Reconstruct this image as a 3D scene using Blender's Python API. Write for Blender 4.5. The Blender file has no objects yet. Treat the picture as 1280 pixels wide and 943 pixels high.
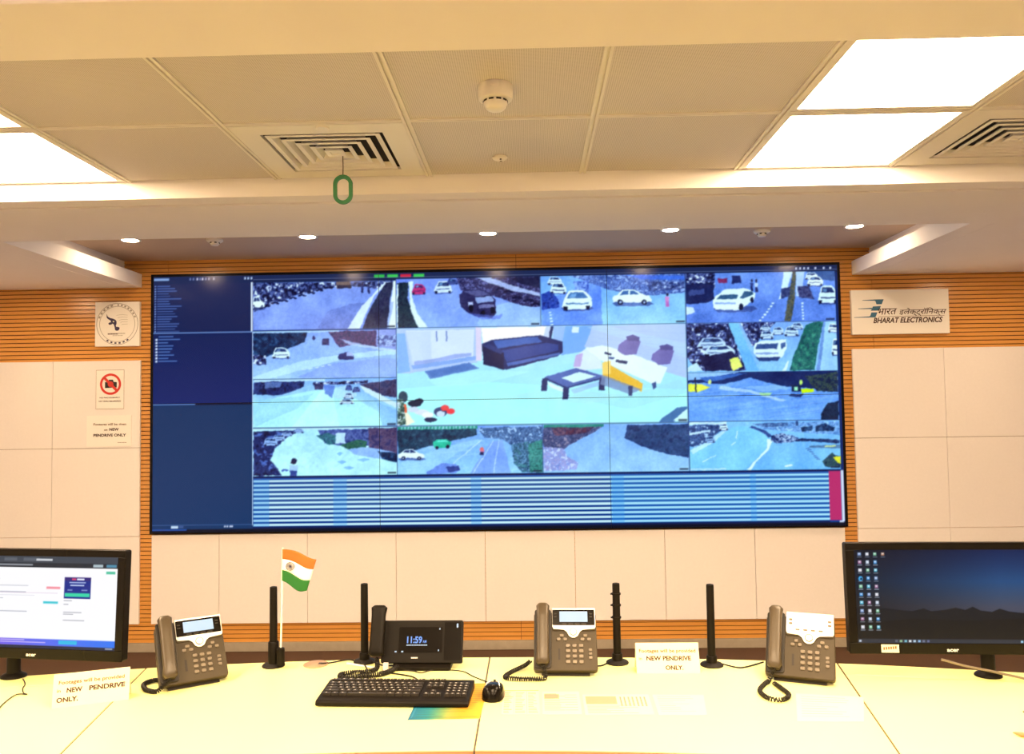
import bpy, bmesh, math, random
import numpy as np
from mathutils import Vector, Matrix

random.seed(7)
rng = np.random.default_rng(11)
scene = bpy.context.scene
COL = scene.collection
PI = math.pi

# ------------------------------------------------------------------ camera
EYE = 1.50
yaw, pit, rol = 0.0224, 0.0460, -0.0142
F = Vector((-math.sin(yaw) * math.cos(pit), math.cos(yaw) * math.cos(pit), math.sin(pit)))
R0 = Vector((math.cos(yaw), math.sin(yaw), 0))
U0 = R0.cross(F)
Rv = math.cos(rol) * R0 + math.sin(rol) * U0
Uv = -math.sin(rol) * R0 + math.cos(rol) * U0
cam_d = bpy.data.cameras.new('camera')
cam = bpy.data.objects.new('camera', cam_d)
COL.objects.link(cam)
m3 = Matrix((Rv, Uv, -F)).transposed()
cam.matrix_world = Matrix.Translation((0, 0, EYE)) @ m3.to_4x4()
cam_d.sensor_fit = 'HORIZONTAL'
cam_d.sensor_width = 36.0
cam_d.lens = 1016.08 / 1280 * 36.0
cam_d.clip_start = 0.02
scene.camera = cam

# ------------------------------------------------------------------ world, exposure
world = bpy.data.worlds.new('world')
scene.world = world
world.use_nodes = True
world.node_tree.nodes['Background'].inputs[0].default_value = (1.0, 0.80, 0.55, 1)
world.node_tree.nodes['Background'].inputs[1].default_value = 0.02
scene.view_settings.view_transform = 'Standard'
scene.view_settings.look = 'None'
scene.view_settings.gamma = 1.0
scene.view_settings.use_curve_mapping = False
scene.view_settings.exposure = 0.0
LAMP = (1.0, 0.728, 0.452)       # warm white of every lamp in the room
PANEL_W = 40.0                  # emission of the ceiling light panels
DOWN_W = 330.0                 # emission of a downlight lens

# ------------------------------------------------------------------ materials
MATS = {}
def principled(name):
    m = bpy.data.materials.new(name)
    m.use_nodes = True
    return m, m.node_tree, m.node_tree.nodes['Principled BSDF']

def mat(name, col, rough=0.5, metal=0.0, spec=0.5, noise=0.0, nscale=40.0, bump=0.0, bscale=200.0, coat=0.0):
    if name in MATS:
        return MATS[name]
    m, nt, b = principled(name)
    b.inputs['Base Color'].default_value = (*col, 1)
    b.inputs['Roughness'].default_value = rough
    b.inputs['Metallic'].default_value = metal
    b.inputs['Specular IOR Level'].default_value = spec
    b.inputs['Coat Weight'].default_value = coat
    tc = nt.nodes.new('ShaderNodeTexCoord')
    if noise > 0:
        n = nt.nodes.new('ShaderNodeTexNoise'); n.inputs['Scale'].default_value = nscale
        n.inputs['Detail'].default_value = 4
        nt.links.new(tc.outputs['Object'], n.inputs['Vector'])
        mx = nt.nodes.new('ShaderNodeMixRGB')
        mx.inputs[1].default_value = (*[c * (1 - noise) for c in col], 1)
        mx.inputs[2].default_value = (*[min(1, c * (1 + noise)) for c in col], 1)
        nt.links.new(n.outputs['Fac'], mx.inputs[0])
        nt.links.new(mx.outputs[0], b.inputs['Base Color'])
    if bump > 0:
        n2 = nt.nodes.new('ShaderNodeTexNoise'); n2.inputs['Scale'].default_value = bscale
        nt.links.new(tc.outputs['Object'], n2.inputs['Vector'])
        bp = nt.nodes.new('ShaderNodeBump'); bp.inputs['Strength'].default_value = bump
        bp.inputs['Distance'].default_value = 0.002
        nt.links.new(n2.outputs['Fac'], bp.inputs['Height'])
        nt.links.new(bp.outputs[0], b.inputs['Normal'])
    MATS[name] = m
    return m

def glow(name, col, s):
    if name in MATS:
        return MATS[name]
    m, nt, b = principled(name)
    b.inputs['Base Color'].default_value = (0.02, 0.02, 0.02, 1)
    b.inputs['Emission Color'].default_value = (*col, 1)
    b.inputs['Emission Strength'].default_value = s
    MATS[name] = m
    return m

def wood_mat():
    m, nt, b = principled('wood_veneer')
    tc = nt.nodes.new('ShaderNodeTexCoord')
    mp = nt.nodes.new('ShaderNodeMapping'); mp.inputs['Scale'].default_value = (1.2, 1.0, 26.0)
    nt.links.new(tc.outputs['Object'], mp.inputs[0])
    n = nt.nodes.new('ShaderNodeTexNoise'); n.inputs['Scale'].default_value = 3.0; n.inputs['Detail'].default_value = 6
    nt.links.new(mp.outputs[0], n.inputs['Vector'])
    cr = nt.nodes.new('ShaderNodeValToRGB')
    cr.color_ramp.elements[0].position = 0.3; cr.color_ramp.elements[0].color = (0.64, 0.29, 0.060, 1)
    cr.color_ramp.elements[1].position = 0.75; cr.color_ramp.elements[1].color = (0.72, 0.34, 0.08, 1)
    nt.links.new(n.outputs['Fac'], cr.inputs[0])
    nt.links.new(cr.outputs[0], b.inputs['Base Color'])
    b.inputs['Roughness'].default_value = 0.27
    MATS['wood'] = m
    return m

def perforated_mat():
    # white metal tile with a regular field of small punched holes
    m, nt, b = principled('perforated_metal_tile')
    tc = nt.nodes.new('ShaderNodeTexCoord')
    sx = nt.nodes.new('ShaderNodeSeparateXYZ')
    nt.links.new(tc.outputs['Object'], sx.inputs[0])
    def wave(sock, freq):
        a = nt.nodes.new('ShaderNodeMath'); a.operation = 'MULTIPLY'; a.inputs[1].default_value = freq
        nt.links.new(sock, a.inputs[0])
        s = nt.nodes.new('ShaderNodeMath'); s.operation = 'SINE'
        nt.links.new(a.outputs[0], s.inputs[0])
        return s.outputs[0]
    wx = wave(sx.outputs['X'], 2 * PI / 0.0062)
    wy = wave(sx.outputs['Y'], 2 * PI / 0.0062)
    ad = nt.nodes.new('ShaderNodeMath'); ad.operation = 'ADD'
    nt.links.new(wx, ad.inputs[0]); nt.links.new(wy, ad.inputs[1])
    gt = nt.nodes.new('ShaderNodeMath'); gt.operation = 'GREATER_THAN'; gt.inputs[1].default_value = 0.85
    nt.links.new(ad.outputs[0], gt.inputs[0])
    mx = nt.nodes.new('ShaderNodeMixRGB')
    mx.inputs[1].default_value = (0.66, 0.62, 0.61, 1)
    mx.inputs[2].default_value = (0.38, 0.345, 0.32, 1)
    nt.links.new(gt.outputs[0], mx.inputs[0])
    nt.links.new(mx.outputs[0], b.inputs['Base Color'])
    b.inputs['Roughness'].default_value = 0.55
    MATS['perf'] = m
    return m

def screen_mat(name, strength=1.0, rough=0.22):
    m, nt, b = principled(name)
    a = nt.nodes.new('ShaderNodeAttribute'); a.attribute_name = 'picture'
    b.inputs['Base Color'].default_value = (0.002, 0.002, 0.003, 1)
    b.inputs['Roughness'].default_value = rough
    b.inputs['Specular IOR Level'].default_value = 0.14
    nt.links.new(a.outputs['Color'], b.inputs['Emission Color'])
    b.inputs['Emission Strength'].default_value = strength
    MATS[name] = m
    return m

def print_mat(name, rough=0.6):
    m, nt, b = principled(name)
    a = nt.nodes.new('ShaderNodeAttribute'); a.attribute_name = 'picture'
    nt.links.new(a.outputs['Color'], b.inputs['Base Color'])
    b.inputs['Roughness'].default_value = rough
    MATS[name] = m
    return m

WOOD = wood_mat()
PERF = perforated_mat()
SCREEN = screen_mat('video_wall_picture', 1.0, 0.2)
MSCREEN = screen_mat('monitor_picture', 1.0, 0.3)
PRINT = print_mat('printed_paper')
PLASTER = mat('painted_plaster', (0.88, 0.845, 0.84), 0.85, noise=0.03, nscale=3)
TAUPE = mat('taupe_recess', (0.58, 0.44, 0.33), 0.85, noise=0.03, nscale=3)  # recess ceiling tone, darker and browner than the soffit plaster
BOARD = mat('acoustic_board_fabric', (0.83, 0.79, 0.77), 0.9, noise=0.03, nscale=60, bump=0.15, bscale=500)
TBAR = mat('white_ceiling_grid', (0.78, 0.75, 0.70), 0.5)
WHITE = mat('white_plastic', (0.82, 0.79, 0.73), 0.4)
VENTW = mat('white_vent_metal', (0.78, 0.76, 0.72), 0.5)
VOID = mat('dark_duct', (0.02, 0.018, 0.016), 0.9)
FLOORM = mat('dark_brown_carpet', (0.075, 0.034, 0.015), 0.9, noise=0.25, nscale=120)
SKIRT = mat('grey_skirting', (0.34, 0.29, 0.22), 0.6, noise=0.15, nscale=25)
DESKM = mat('cream_laminate', (0.84, 0.81, 0.32), 0.45, noise=0.015, nscale=8)
EDGE = mat('brown_edge_band', (0.42, 0.22, 0.10), 0.5)
DARKP = mat('dark_desk_panel', (0.07, 0.05, 0.04), 0.7)
BLACK = mat('black_plastic', (0.006, 0.0045, 0.003), 0.45, spec=0.12)
BLACKG = mat('glossy_black_plastic', (0.005, 0.004, 0.003), 0.2, spec=0.12)
RUBBER = mat('black_rubber', (0.009, 0.007, 0.006), 0.65, spec=0.2)
KEYM = mat('black_key_caps', (0.022, 0.018, 0.014), 0.5, spec=0.3)
KEYL = mat('key_legend_grey', (0.45, 0.42, 0.38), 0.6)
CHAR = mat('charcoal_plastic', (0.044, 0.033, 0.018), 0.45, spec=0.2)
CHARD = mat('dark_charcoal_plastic', (0.020, 0.016, 0.012), 0.5, spec=0.25)
HANDS = mat('charcoal_handset_plastic', (0.054, 0.040, 0.023), 0.34, spec=0.35)
BTN = mat('phone_button_grey', (0.12, 0.095, 0.065), 0.35)
SILVER = mat('silver_faceplate', (0.80, 0.78, 0.74), 0.35)
PAPER = mat('white_paper', (0.78, 0.74, 0.50), 0.8)
PAPERT = mat('cream_card', (0.74, 0.68, 0.47), 0.8)
NOTICE = mat('notice_paper', (0.87, 0.85, 0.80), 0.7)
GROOVE = mat('dark_groove_backing', (0.15, 0.055, 0.012), 0.9)
INK = mat('dark_brown_ink', (0.06, 0.025, 0.02), 0.8)
INKL = mat('faded_brown_ink', (0.17, 0.075, 0.03), 0.8)
REDS = mat('red_ink', (0.60, 0.035, 0.025), 0.7)
BLKI = mat('black_ink', (0.02, 0.015, 0.015), 0.7)
NAVY = mat('navy_ink', (0.035, 0.025, 0.085), 0.6)
BLUEL = mat('steel_blue_ink', (0.045, 0.16, 0.27), 0.5)
GREYI = mat('grey_ink', (0.36, 0.33, 0.30), 0.7)
SAFF = mat('saffron_cloth', (0.66, 0.11, 0.012), 0.8)
FWHITE = mat('white_cloth', (0.85, 0.85, 0.80), 0.8)
FGREEN = mat('green_cloth', (0.007, 0.12, 0.016), 0.8)
GRING = mat('green_plastic', (0.05, 0.24, 0.10), 0.5)
LCD = glow('phone_lcd_backlight', (0.55, 0.78, 1.0), 0.95)
CLOCK = glow('clock_digits_blue', (0.06, 0.30, 0.95), 1.0)
CLOCKW = glow('clock_date_white', (0.55, 0.75, 0.95), 0.9)
LAMPM = glow('light_panel_diffuser', LAMP, PANEL_W)
DOWNM = glow('downlight_lens', LAMP, DOWN_W)
BEZEL = mat('video_wall_bezel', (0.004, 0.004, 0.006), 0.35, spec=0.15)
CABLE = mat('cable_black', (0.010, 0.008, 0.006), 0.5, spec=0.25)
CABLEG = mat('cable_grey', (0.15, 0.12, 0.085), 0.5)

# ------------------------------------------------------------------ mesh helpers
def link(o, parent=None):
    COL.objects.link(o)
    if parent is not None:
        o.parent = parent
    return o

class MB:
    def __init__(self):
        self.v = []; self.f = []
    def add(self, vs, fs, M=None):
        n = len(self.v)
        for p in vs:
            p = Vector(p)
            self.v.append(tuple(M @ p) if M is not None else tuple(p))
        for q in fs:
            self.f.append(tuple(i + n for i in q))
        return self
    def box(self, lo, hi, M=None):
        x0, y0, z0 = lo; x1, y1, z1 = hi
        vs = [(x0,y0,z0),(x1,y0,z0),(x1,y1,z0),(x0,y1,z0),(x0,y0,z1),(x1,y0,z1),(x1,y1,z1),(x0,y1,z1)]
        fs = [(0,3,2,1),(4,5,6,7),(0,1,5,4),(1,2,6,5),(2,3,7,6),(3,0,4,7)]
        return self.add(vs, fs, M)
    def prism(self, poly, z0, z1, M=None):
        n = len(poly)
        vs = [(p[0], p[1], z0) for p in poly] + [(p[0], p[1], z1) for p in poly]
        fs = [tuple(range(n))[::-1], tuple(range(n, 2 * n))]
        for i in range(n):
            j = (i + 1) % n
            fs.append((i, j, n + j, n + i))
        return self.add(vs, fs, M)
    def cyl(self, c, r, h, n=24, r2=None, M=None):
        r2 = r if r2 is None else r2
        x, y, z = c
        vs = [(x + r*math.cos(2*PI*i/n), y + r*math.sin(2*PI*i/n), z) for i in range(n)]
        vs += [(x + r2*math.cos(2*PI*i/n), y + r2*math.sin(2*PI*i/n), z + h) for i in range(n)]
        fs = [tuple(range(n))[::-1], tuple(range(n, 2*n))]
        fs += [(i, (i+1) % n, n + (i+1) % n, n + i) for i in range(n)]
        return self.add(vs, fs, M)
    def lathe(self, prof, n=32, M=None, sx=1.0, sy=1.0):
        k = len(prof); vs = []; fs = []
        for (r, z) in prof:
            for i in range(n):
                a = 2*PI*i/n
                vs.append((r*math.cos(a)*sx, r*math.sin(a)*sy, z))
        for j in range(k-1):
            for i in range(n):
                i2 = (i+1) % n
                fs.append((j*n+i, j*n+i2, (j+1)*n+i2, (j+1)*n+i))
        fs.append(tuple(range(n))[::-1]); fs.append(tuple(range((k-1)*n, k*n)))
        return self.add(vs, fs, M)
    def ring(self, c, r0, r1, z0, z1, n=48, M=None):
        vs = []; fs = []
        for i in range(n):
            a = 2*PI*i/n; ca, sa = math.cos(a), math.sin(a)
            vs += [(c[0]+r0*ca, c[1]+r0*sa, z0), (c[0]+r1*ca, c[1]+r1*sa, z0), (c[0]+r1*ca, c[1]+r1*sa, z1), (c[0]+r0*ca, c[1]+r0*sa, z1)]
        for i in range(n):
            a = 4*i; b = 4*((i+1) % n)
            for k in range(4):
                k2 = (k+1) % 4
                fs.append((a+k, b+k, b+k2, a+k2))
        return self.add(vs, fs, M)
    def tube(self, pts, r, n=8, M=None, closed=False):
        P = [Vector(p) for p in pts]; m = len(P); vs = []; fs = []
        up = None
        for i in range(m):
            if closed:
                t = P[(i+1) % m] - P[i-1]
            else:
                t = P[min(i+1, m-1)] - P[max(i-1, 0)]
            t = t.normalized() if t.length > 1e-9 else Vector((0,0,1))
            if up is None:
                up = Vector((0,0,1)) if abs(t.z) < 0.9 else Vector((1,0,0))
            a = t.cross(up)
            if a.length < 1e-6:
                a = t.cross(Vector((1,0.3,0)))
            a.normalize(); b = a.cross(t).normalized(); up = b
            for k in range(n):
                g = 2*PI*k/n
                vs.append(P[i] + a*(r*math.cos(g)) + b*(r*math.sin(g)))
        for i in range(m if closed else m-1):
            i2 = (i+1) % m
            for k in range(n):
                k2 = (k+1) % n
                fs.append((i*n+k, i*n+k2, i2*n+k2, i2*n+k))
        if not closed:
            fs.append(tuple(range(n))[::-1]); fs.append(tuple(range((m-1)*n, m*n)))
        return self.add(vs, fs, M)
    def build(self, name, material, parent=None, smooth=False, bevel=0.0, seg=2):
        me = bpy.data.meshes.new(name)
        me.from_pydata(self.v, [], self.f)
        bm = bmesh.new(); bm.from_mesh(me)
        bmesh.ops.recalc_face_normals(bm, faces=bm.faces)
        bm.to_mesh(me); bm.free()
        me.materials.append(material)
        if smooth:
            me.polygons.foreach_set('use_smooth', [True]*len(me.polygons))
            try:
                me.set_sharp_from_angle(angle=math.radians(40))
            except Exception:
                pass
        o = bpy.data.objects.new(name, me)
        link(o, parent)
        if bevel > 0:
            b = o.modifiers.new('edge_round', 'BEVEL'); b.width = bevel; b.segments = seg
            b.limit_method = 'ANGLE'; b.angle_limit = math.radians(40)
        return o

def rrect(x0, y0, x1, y1, r, n=5):
    pts = []
    for cx, cy, a0 in ((x1-r, y0+r, -PI/2), (x1-r, y1-r, 0), (x0+r, y1-r, PI/2), (x0+r, y0+r, PI)):
        for i in range(n+1):
            a = a0 + PI/2*i/n
            pts.append((cx + r*math.cos(a), cy + r*math.sin(a)))
    return pts

def empty(name, loc, rz=0.0):
    o = bpy.data.objects.new(name, None)
    o.empty_display_size = 0.05
    o.location = loc; o.rotation_euler = (0, 0, rz)
    COL.objects.link(o)
    return o

def tag(o, label, cat, group=None):
    o['label'] = label; o['category'] = cat
    if group:
        o['group'] = group
    return o

def struct(o):
    o['kind'] = 'structure'
    return o

def spline(ctrl, k=8):
    P = [Vector(p) for p in ctrl]; out = []
    Q = [P[0]] + P + [P[-1]]
    for i in range(1, len(Q)-2):
        a, b, c, d = Q[i-1], Q[i], Q[i+1], Q[i+2]
        for j in range(k):
            t = j/k
            out.append(0.5*((2*b) + (c-a)*t + (2*a-5*b+4*c-d)*t*t + (3*b-a-3*c+d)*t**3))
    out.append(P[-1])
    return out

def coil(ctrl, turns, rc, rw, n=6):
    path = spline(ctrl, 12)
    for p in path:
        p.z = max(p.z, rc+rw+.0003)
    L = [0.0]
    for i in range(1, len(path)):
        L.append(L[-1] + (path[i]-path[i-1]).length)
    tot = L[-1]; steps = turns*9; pts = []; j = 0
    for s in range(steps+1):
        d = tot*s/steps
        while j < len(path)-2 and L[j+1] < d:
            j += 1
        t = (d-L[j])/max(1e-9, L[j+1]-L[j])
        c = path[j].lerp(path[j+1], t)
        tg = (path[j+1]-path[j]).normalized()
        a = tg.cross(Vector((0,0,1)))
        if a.length < 1e-3:
            a = tg.cross(Vector((1,0,0)))
        a.normalize(); b = a.cross(tg)
        g = 2*PI*turns*s/steps
        pts.append(c + a*(rc*math.cos(g)) + b*(rc*math.sin(g)))
    return pts

def text(s, size, material, parent, M, align='LEFT', fit=None, shear=0.0, bold=0.0, name='lettering', fith=None):
    """flat lettering in the plane of matrix M (x right, y up), as a thin mesh"""
    cu = bpy.data.curves.new('lettering_curve', 'FONT')
    cu.body = s; cu.size = size; cu.align_x = align; cu.shear = shear; cu.offset = bold
    cu.resolution_u = 3
    to = bpy.data.objects.new('lettering_tmp', cu)
    COL.objects.link(to)
    bpy.context.view_layer.update()
    dg = bpy.context.evaluated_depsgraph_get()
    me = bpy.data.meshes.new_from_object(to.evaluated_get(dg))
    bpy.data.objects.remove(to); bpy.data.curves.remove(cu)
    n = len(me.vertices)
    co = np.zeros(n*3); me.vertices.foreach_get('co', co); co = co.reshape(-1, 3)
    if n and fit:
        w = co[:,0].max() - co[:,0].min()
        if align == 'LEFT':
            co[:,0] = (co[:,0]-co[:,0].min())*fit/w
        else:
            co[:,0] = (co[:,0]-(co[:,0].max()+co[:,0].min())/2)*fit/w
    if n and fith:
        co[:,1] *= fith/(co[:,1].max()-co[:,1].min())
    me.vertices.foreach_set('co', co.reshape(-1))
    me.materials.clear(); me.materials.append(material)
    me.transform(M)
    me.name = name
    return link(bpy.data.objects.new(name, me), parent)

# ------------------------------------------------------------------ painted pictures (screens, prints)
class Canvas:
    """a picture in its own units, painted at S samples per unit; becomes the colour of a fine grid mesh"""
    def __init__(self, w, h, S, bg=(0,0,0)):
        self.w, self.h, self.S = w, h, S
        self.H, self.W = int(round(h*S)), int(round(w*S))
        self.a = np.ones((self.H, self.W, 3), np.float32)*np.array(bg, np.float32)/255
        self.o = (0.0, 0.0, 1.0, 1.0)
    def frame(self, x0, y0, x1, y1):
        self.o = (x0, y0, x1-x0, y1-y0)
        self.clip = (int(x0*self.S), int(y0*self.S), int(math.ceil(x1*self.S)), int(math.ceil(y1*self.S)))
        return self
    def full(self):
        return self.frame(0, 0, self.w, self.h)
    def T(self, pts):
        ox, oy, sx, sy = self.o
        return np.array([((ox+p[0]*sx)*self.S, (oy+p[1]*sy)*self.S) for p in pts], float)
    def mask(self, P):
        cx0, cy0, cx1, cy1 = self.clip
        x0 = max(cx0, int(P[:,0].min())); x1 = min(cx1, self.W, int(math.ceil(P[:,0].max()))+1)
        y0 = max(cy0, int(P[:,1].min())); y1 = min(cy1, self.H, int(math.ceil(P[:,1].max()))+1)
        if x1 <= x0 or y1 <= y0:
            return None
        X, Y = np.meshgrid(np.arange(x0, x1)+0.5, np.arange(y0, y1)+0.5)
        m = np.zeros(X.shape, bool)
        n = len(P)
        for i in range(n):
            ax, ay = P[i]; bx, by = P[(i+1) % n]
            if ay == by:
                continue
            c = (Y >= min(ay, by)) & (Y < max(ay, by))
            m ^= c & (X < ax + (Y-ay)*(bx-ax)/(by-ay))
        return slice(y0, y1), slice(x0, x1), m
    def put(self, r, col, alpha=1.0):
        if r is None:
            return
        ys, xs, m = r
        w = (m*alpha)[..., None]
        self.a[ys, xs] = self.a[ys, xs]*(1-w) + np.array(col, np.float32)/255*w
    def poly(self, pts, col, alpha=1.0):
        self.put(self.mask(self.T(pts)), col, alpha)
    def rect(self, x0, y0, x1, y1, col, alpha=1.0):
        self.poly([(x0,y0),(x1,y0),(x1,y1),(x0,y1)], col, alpha)
    def ell(self, cx, cy, rx, ry, col, alpha=1.0):
        self.poly([(cx+rx*math.cos(2*PI*i/20), cy+ry*math.sin(2*PI*i/20)) for i in range(20)], col, alpha)
    def line(self, pts, w, col, alpha=1.0):
        P = self.T(pts); w = w*self.S/2
        for i in range(len(P)-1):
            d = P[i+1]-P[i]; l = np.hypot(*d)
            if l < 1e-6:
                continue
            nrm = np.array([-d[1], d[0]])/l*w
            self.put(self.mask(np.array([P[i]+nrm, P[i+1]+nrm, P[i+1]-nrm, P[i]-nrm])), col, alpha)
    def grad(self, c0, c1, c2=None):
        ox, oy, sx, sy = self.o
        x0, y0, x1, y1 = self.clip
        t = np.linspace(0, 1, y1-y0)[:, None, None]
        c0, c1 = (np.array(c, np.float32)/255 for c in (c0, c1))
        self.a[y0:y1, x0:x1] = (c0*(1-t)+c1*t)[:self.a[y0:y1].shape[0]]
    def vn(self, h, w, cell):
        gh, gw = int(h/cell)+3, int(w/cell)+3
        g = rng.random((gh, gw))
        y = np.arange(h)/cell; x = np.arange(w)/cell
        yi = y.astype(int); xi = x.astype(int)
        fy = (y-yi)[:, None]; fx = (x-xi)[None]
        return (g[yi][:, xi]*(1-fy)*(1-fx) + g[yi+1][:, xi]*fy*(1-fx) + g[yi][:, xi+1]*(1-fy)*fx + g[yi+1][:, xi+1]*fy*fx)
    def clutter(self, pts, cols, cell=3.0, alpha=1.0):
        """patchy mix of colours inside a polygon: foliage, parked bikes, rubble"""
        r = self.mask(self.T(pts))
        if r is None:
            return
        ys, xs, m = r
        h, w = m.shape
        c = max(1.5, cell*self.S)
        v = 0.6*self.vn(h, w, c) + 0.4*self.vn(h, w, max(1.2, c/2.2))
        v = np.clip((v-0.30)/0.40, 0, 0.999)*(len(cols)-1)
        i = v.astype(int); fr = (v-i)[..., None]
        C = np.array(cols, np.float32)/255
        col = C[i]*(1-fr) + C[np.minimum(i+1, len(cols)-1)]*fr
        wgt = (m*alpha)[..., None]
        self.a[ys, xs] = self.a[ys, xs]*(1-wgt) + col*wgt
    def grain(self, amt=0.03, cell=1.5):
        x0, y0, x1, y1 = self.clip
        x1 = min(x1, self.W); y1 = min(y1, self.H)
        self.a[y0:y1, x0:x1] += ((self.vn(y1-y0, x1-x0, cell*self.S)-0.5)*2*amt)[..., None]
    def streaks(self, col, n, slope, alpha=0.25, length=0.5, w=0.8):
        for _ in range(n):
            x, y = rng.random()*1.2-0.2, rng.random()
            l = length*(0.4+rng.random())
            self.line([(x, y), (x+l, y+l*slope)], w, col, alpha)
    def warp(self, amp, cell):
        x0, y0, x1, y1 = self.clip
        x1 = min(x1, self.W); y1 = min(y1, self.H)
        h, w = y1-y0, x1-x0
        Y, X = np.mgrid[0:h, 0:w]
        dx = (self.vn(h, w, cell)-.5)*2*amp + (self.vn(h, w, cell*2.7)-.5)*2*amp
        dy = (self.vn(h, w, cell)-.5)*2*amp + (self.vn(h, w, cell*2.7)-.5)*2*amp
        xi = np.clip(np.rint(X+dx), 0, w-1).astype(int); yi = np.clip(np.rint(Y+dy), 0, h-1).astype(int)
        self.a[y0:y1, x0:x1] = self.a[y0:y1, x0:x1][yi, xi]
    def down(self, k):
        h, w = self.H//k*k, self.W//k*k
        a = self.a[:h, :w].reshape(h//k, k, w//k, k, 3).mean((1, 3))
        return np.clip(a, 0, 1)

def soften(a, n=1):
    for _ in range(n):
        p = np.pad(a, ((1,1),(1,1),(0,0)), mode='edge')
        a = (p[:-2,1:-1]+p[2:,1:-1]+p[1:-1,:-2]+p[1:-1,2:]+4*p[1:-1,1:-1])/8
    return a

def picture_mesh(name, img, w, h, material, parent, M, gain=(1,1,1)):
    """flat grid w x h metres (x right, y up, centred) with the picture as its colour"""
    H, W = img.shape[:2]
    X, Y = np.meshgrid(np.linspace(-w/2, w/2, W), np.linspace(h/2, -h/2, H))
    co = np.stack([X, Y, np.zeros_like(X)], -1).reshape(-1, 3)
    idx = np.arange(H*W).reshape(H, W)
    q = np.stack([idx[1:, :-1], idx[1:, 1:], idx[:-1, 1:], idx[:-1, :-1]], -1).reshape(-1, 4)
    me = bpy.data.meshes.new(name)
    me.vertices.add(H*W); me.vertices.foreach_set('co', co.reshape(-1))
    nq = len(q)
    me.loops.add(nq*4); me.loops.foreach_set('vertex_index', q.reshape(-1).astype(np.int32))
    me.polygons.add(nq)
    me.polygons.foreach_set('loop_start', np.arange(0, nq*4, 4, dtype=np.int32))
    me.update(calc_edges=True)
    lin = np.where(img <= 0.04045, img/12.92, ((img+0.055)/1.055)**2.4)*np.array(gain)
    rgba = np.ones((H*W, 4), np.float32); rgba[:, :3] = lin.reshape(-1, 3)
    at = me.attributes.new('picture', 'FLOAT_COLOR', 'POINT')
    at.data.foreach_set('color', rgba.reshape(-1))
    me.transform(M)
    me.materials.append(material)
    return link(bpy.data.objects.new(name, me), parent)

# plane facing the viewer: x right, y up, normal -Y
FACE = Matrix(((1,0,0,0),(0,0,-1,0),(0,1,0,0),(0,0,0,1)))
def wallM(x, y, z):
    return Matrix.Translation((x, y, z)) @ FACE
# ================================================================== the room
D = 5.249            # plane of the wall boards
XL, XR, YB = -4.2, 4.2, -3.0
ZC = 2.4406          # tiled ceiling
ZS = 2.370           # soffit
ZR = 2.545           # recess over the video wall
ZTOP = 2.68

floor = struct(MB().box((XL, YB, -0.05), (XR, D+0.12, 0.0)).build('floor', FLOORM))
wl = struct(MB().box((XL-0.1, YB, -0.05), (XL, D+0.12, ZTOP)).build('wall_left', PLASTER))
wr = struct(MB().box((XR, YB, -0.05), (XR+0.1, D+0.12, ZTOP)).build('wall_right', PLASTER))
wf = struct(MB().box((XL-0.1, YB-0.1, -0.05), (XR+0.1, YB, ZTOP)).build('wall_front', PLASTER))
wb = struct(MB().box((XL-0.1, D+0.12, -0.05), (XR+0.1, D+0.2, ZTOP)).build('wall_back', PLASTER))
bb = struct(MB().box((XL, D+0.008, 0.0), (XR, D+0.12, 0.058)).build('baseboard_back', SKIRT, bevel=0.003))

# grooved wood cladding: one grooved sheet per joint in the wall
pitch, groove, zb0 = 0.0268, 0.0055, 0.06
xs = [XL, -2.372, -0.082, 2.212, XR]
for i in range(4):
    MB().box((xs[i], D+0.026, zb0), (xs[i+1], D+0.05, 2.57)).build('groove_backing', GROOVE, wb)
    m = MB(); z = zb0
    while z < 2.57:
        z1 = min(z+pitch-groove, 2.572)
        m.box((xs[i]+0.0015, D+0.016, z), (xs[i+1]-0.0015, D+0.0265, z1))
        z += pitch
    o = m.build('wood_cladding', WOOD, wb)
    o['kind'] = 'stuff'; o['label'] = 'orange wood cladding with fine horizontal grooves'

# acoustic boards, one object each
def board(x0, x1, z0, z1):
    g = 0.0013
    return MB().box((x0+g, D, z0+g), (x1-g, D+0.0155, z1-g)).build('wall_board', BOARD, wb, bevel=0.0012, seg=1)
rows = [(1.317, 1.889), (0.744, 1.317), (0.181, 0.744)]
for z0, z1 in rows:
    for x0, x1 in ((-4.19, -3.702), (-3.702, -3.126), (-3.126, -2.546)):
        board(x0, x1, z0, z1)
    for x0, x1 in ((2.066, 2.646), (2.646, 3.222), (3.222, 3.798), (3.798, 4.19)):
        board(x0, x1, z0, z1)
cs = [-2.467, -2.025, -1.452, -0.878, -0.305, 0.269, 0.842, 1.413, 1.985]
for a, b in zip(cs[:-1], cs[1:]):
    board(a, b, 0.181, 0.752)

# ceiling: slab, soffits with the recess over the video wall, beam near the viewer
ceil = struct(MB().box((XL-0.1, YB-0.1, ZTOP), (XR+0.1, D+0.2, ZTOP+0.1)).build('ceiling', PLASTER))
def cbox(name, lo, hi, bevel=0.0):
    return MB().box(lo, hi).build(name, PLASTER, ceil, bevel=bevel)
cbox('soffit_edge_strip', (XL, 3.150, ZS+0.003), (XR, 3.248, ZTOP), 0.001)
RL, RR, RF = -2.548, 2.087, 3.844
cbox('soffit', (XL, 3.264, ZS), (XR, RF, ZTOP))
cbox('shadow_gap', (XL, 3.248, ZS+0.03), (XR, 3.264, ZTOP))
cbox('soffit', (XL, RF, ZS), (RL-0.118, D+0.12, ZTOP))
cbox('soffit', (RR+0.116, RF, ZS), (XR, D+0.12, ZTOP))
cbox('recess_lip', (RL-0.118, RF, ZS), (RL, D+0.016, ZS+0.088), 0.002)
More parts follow.
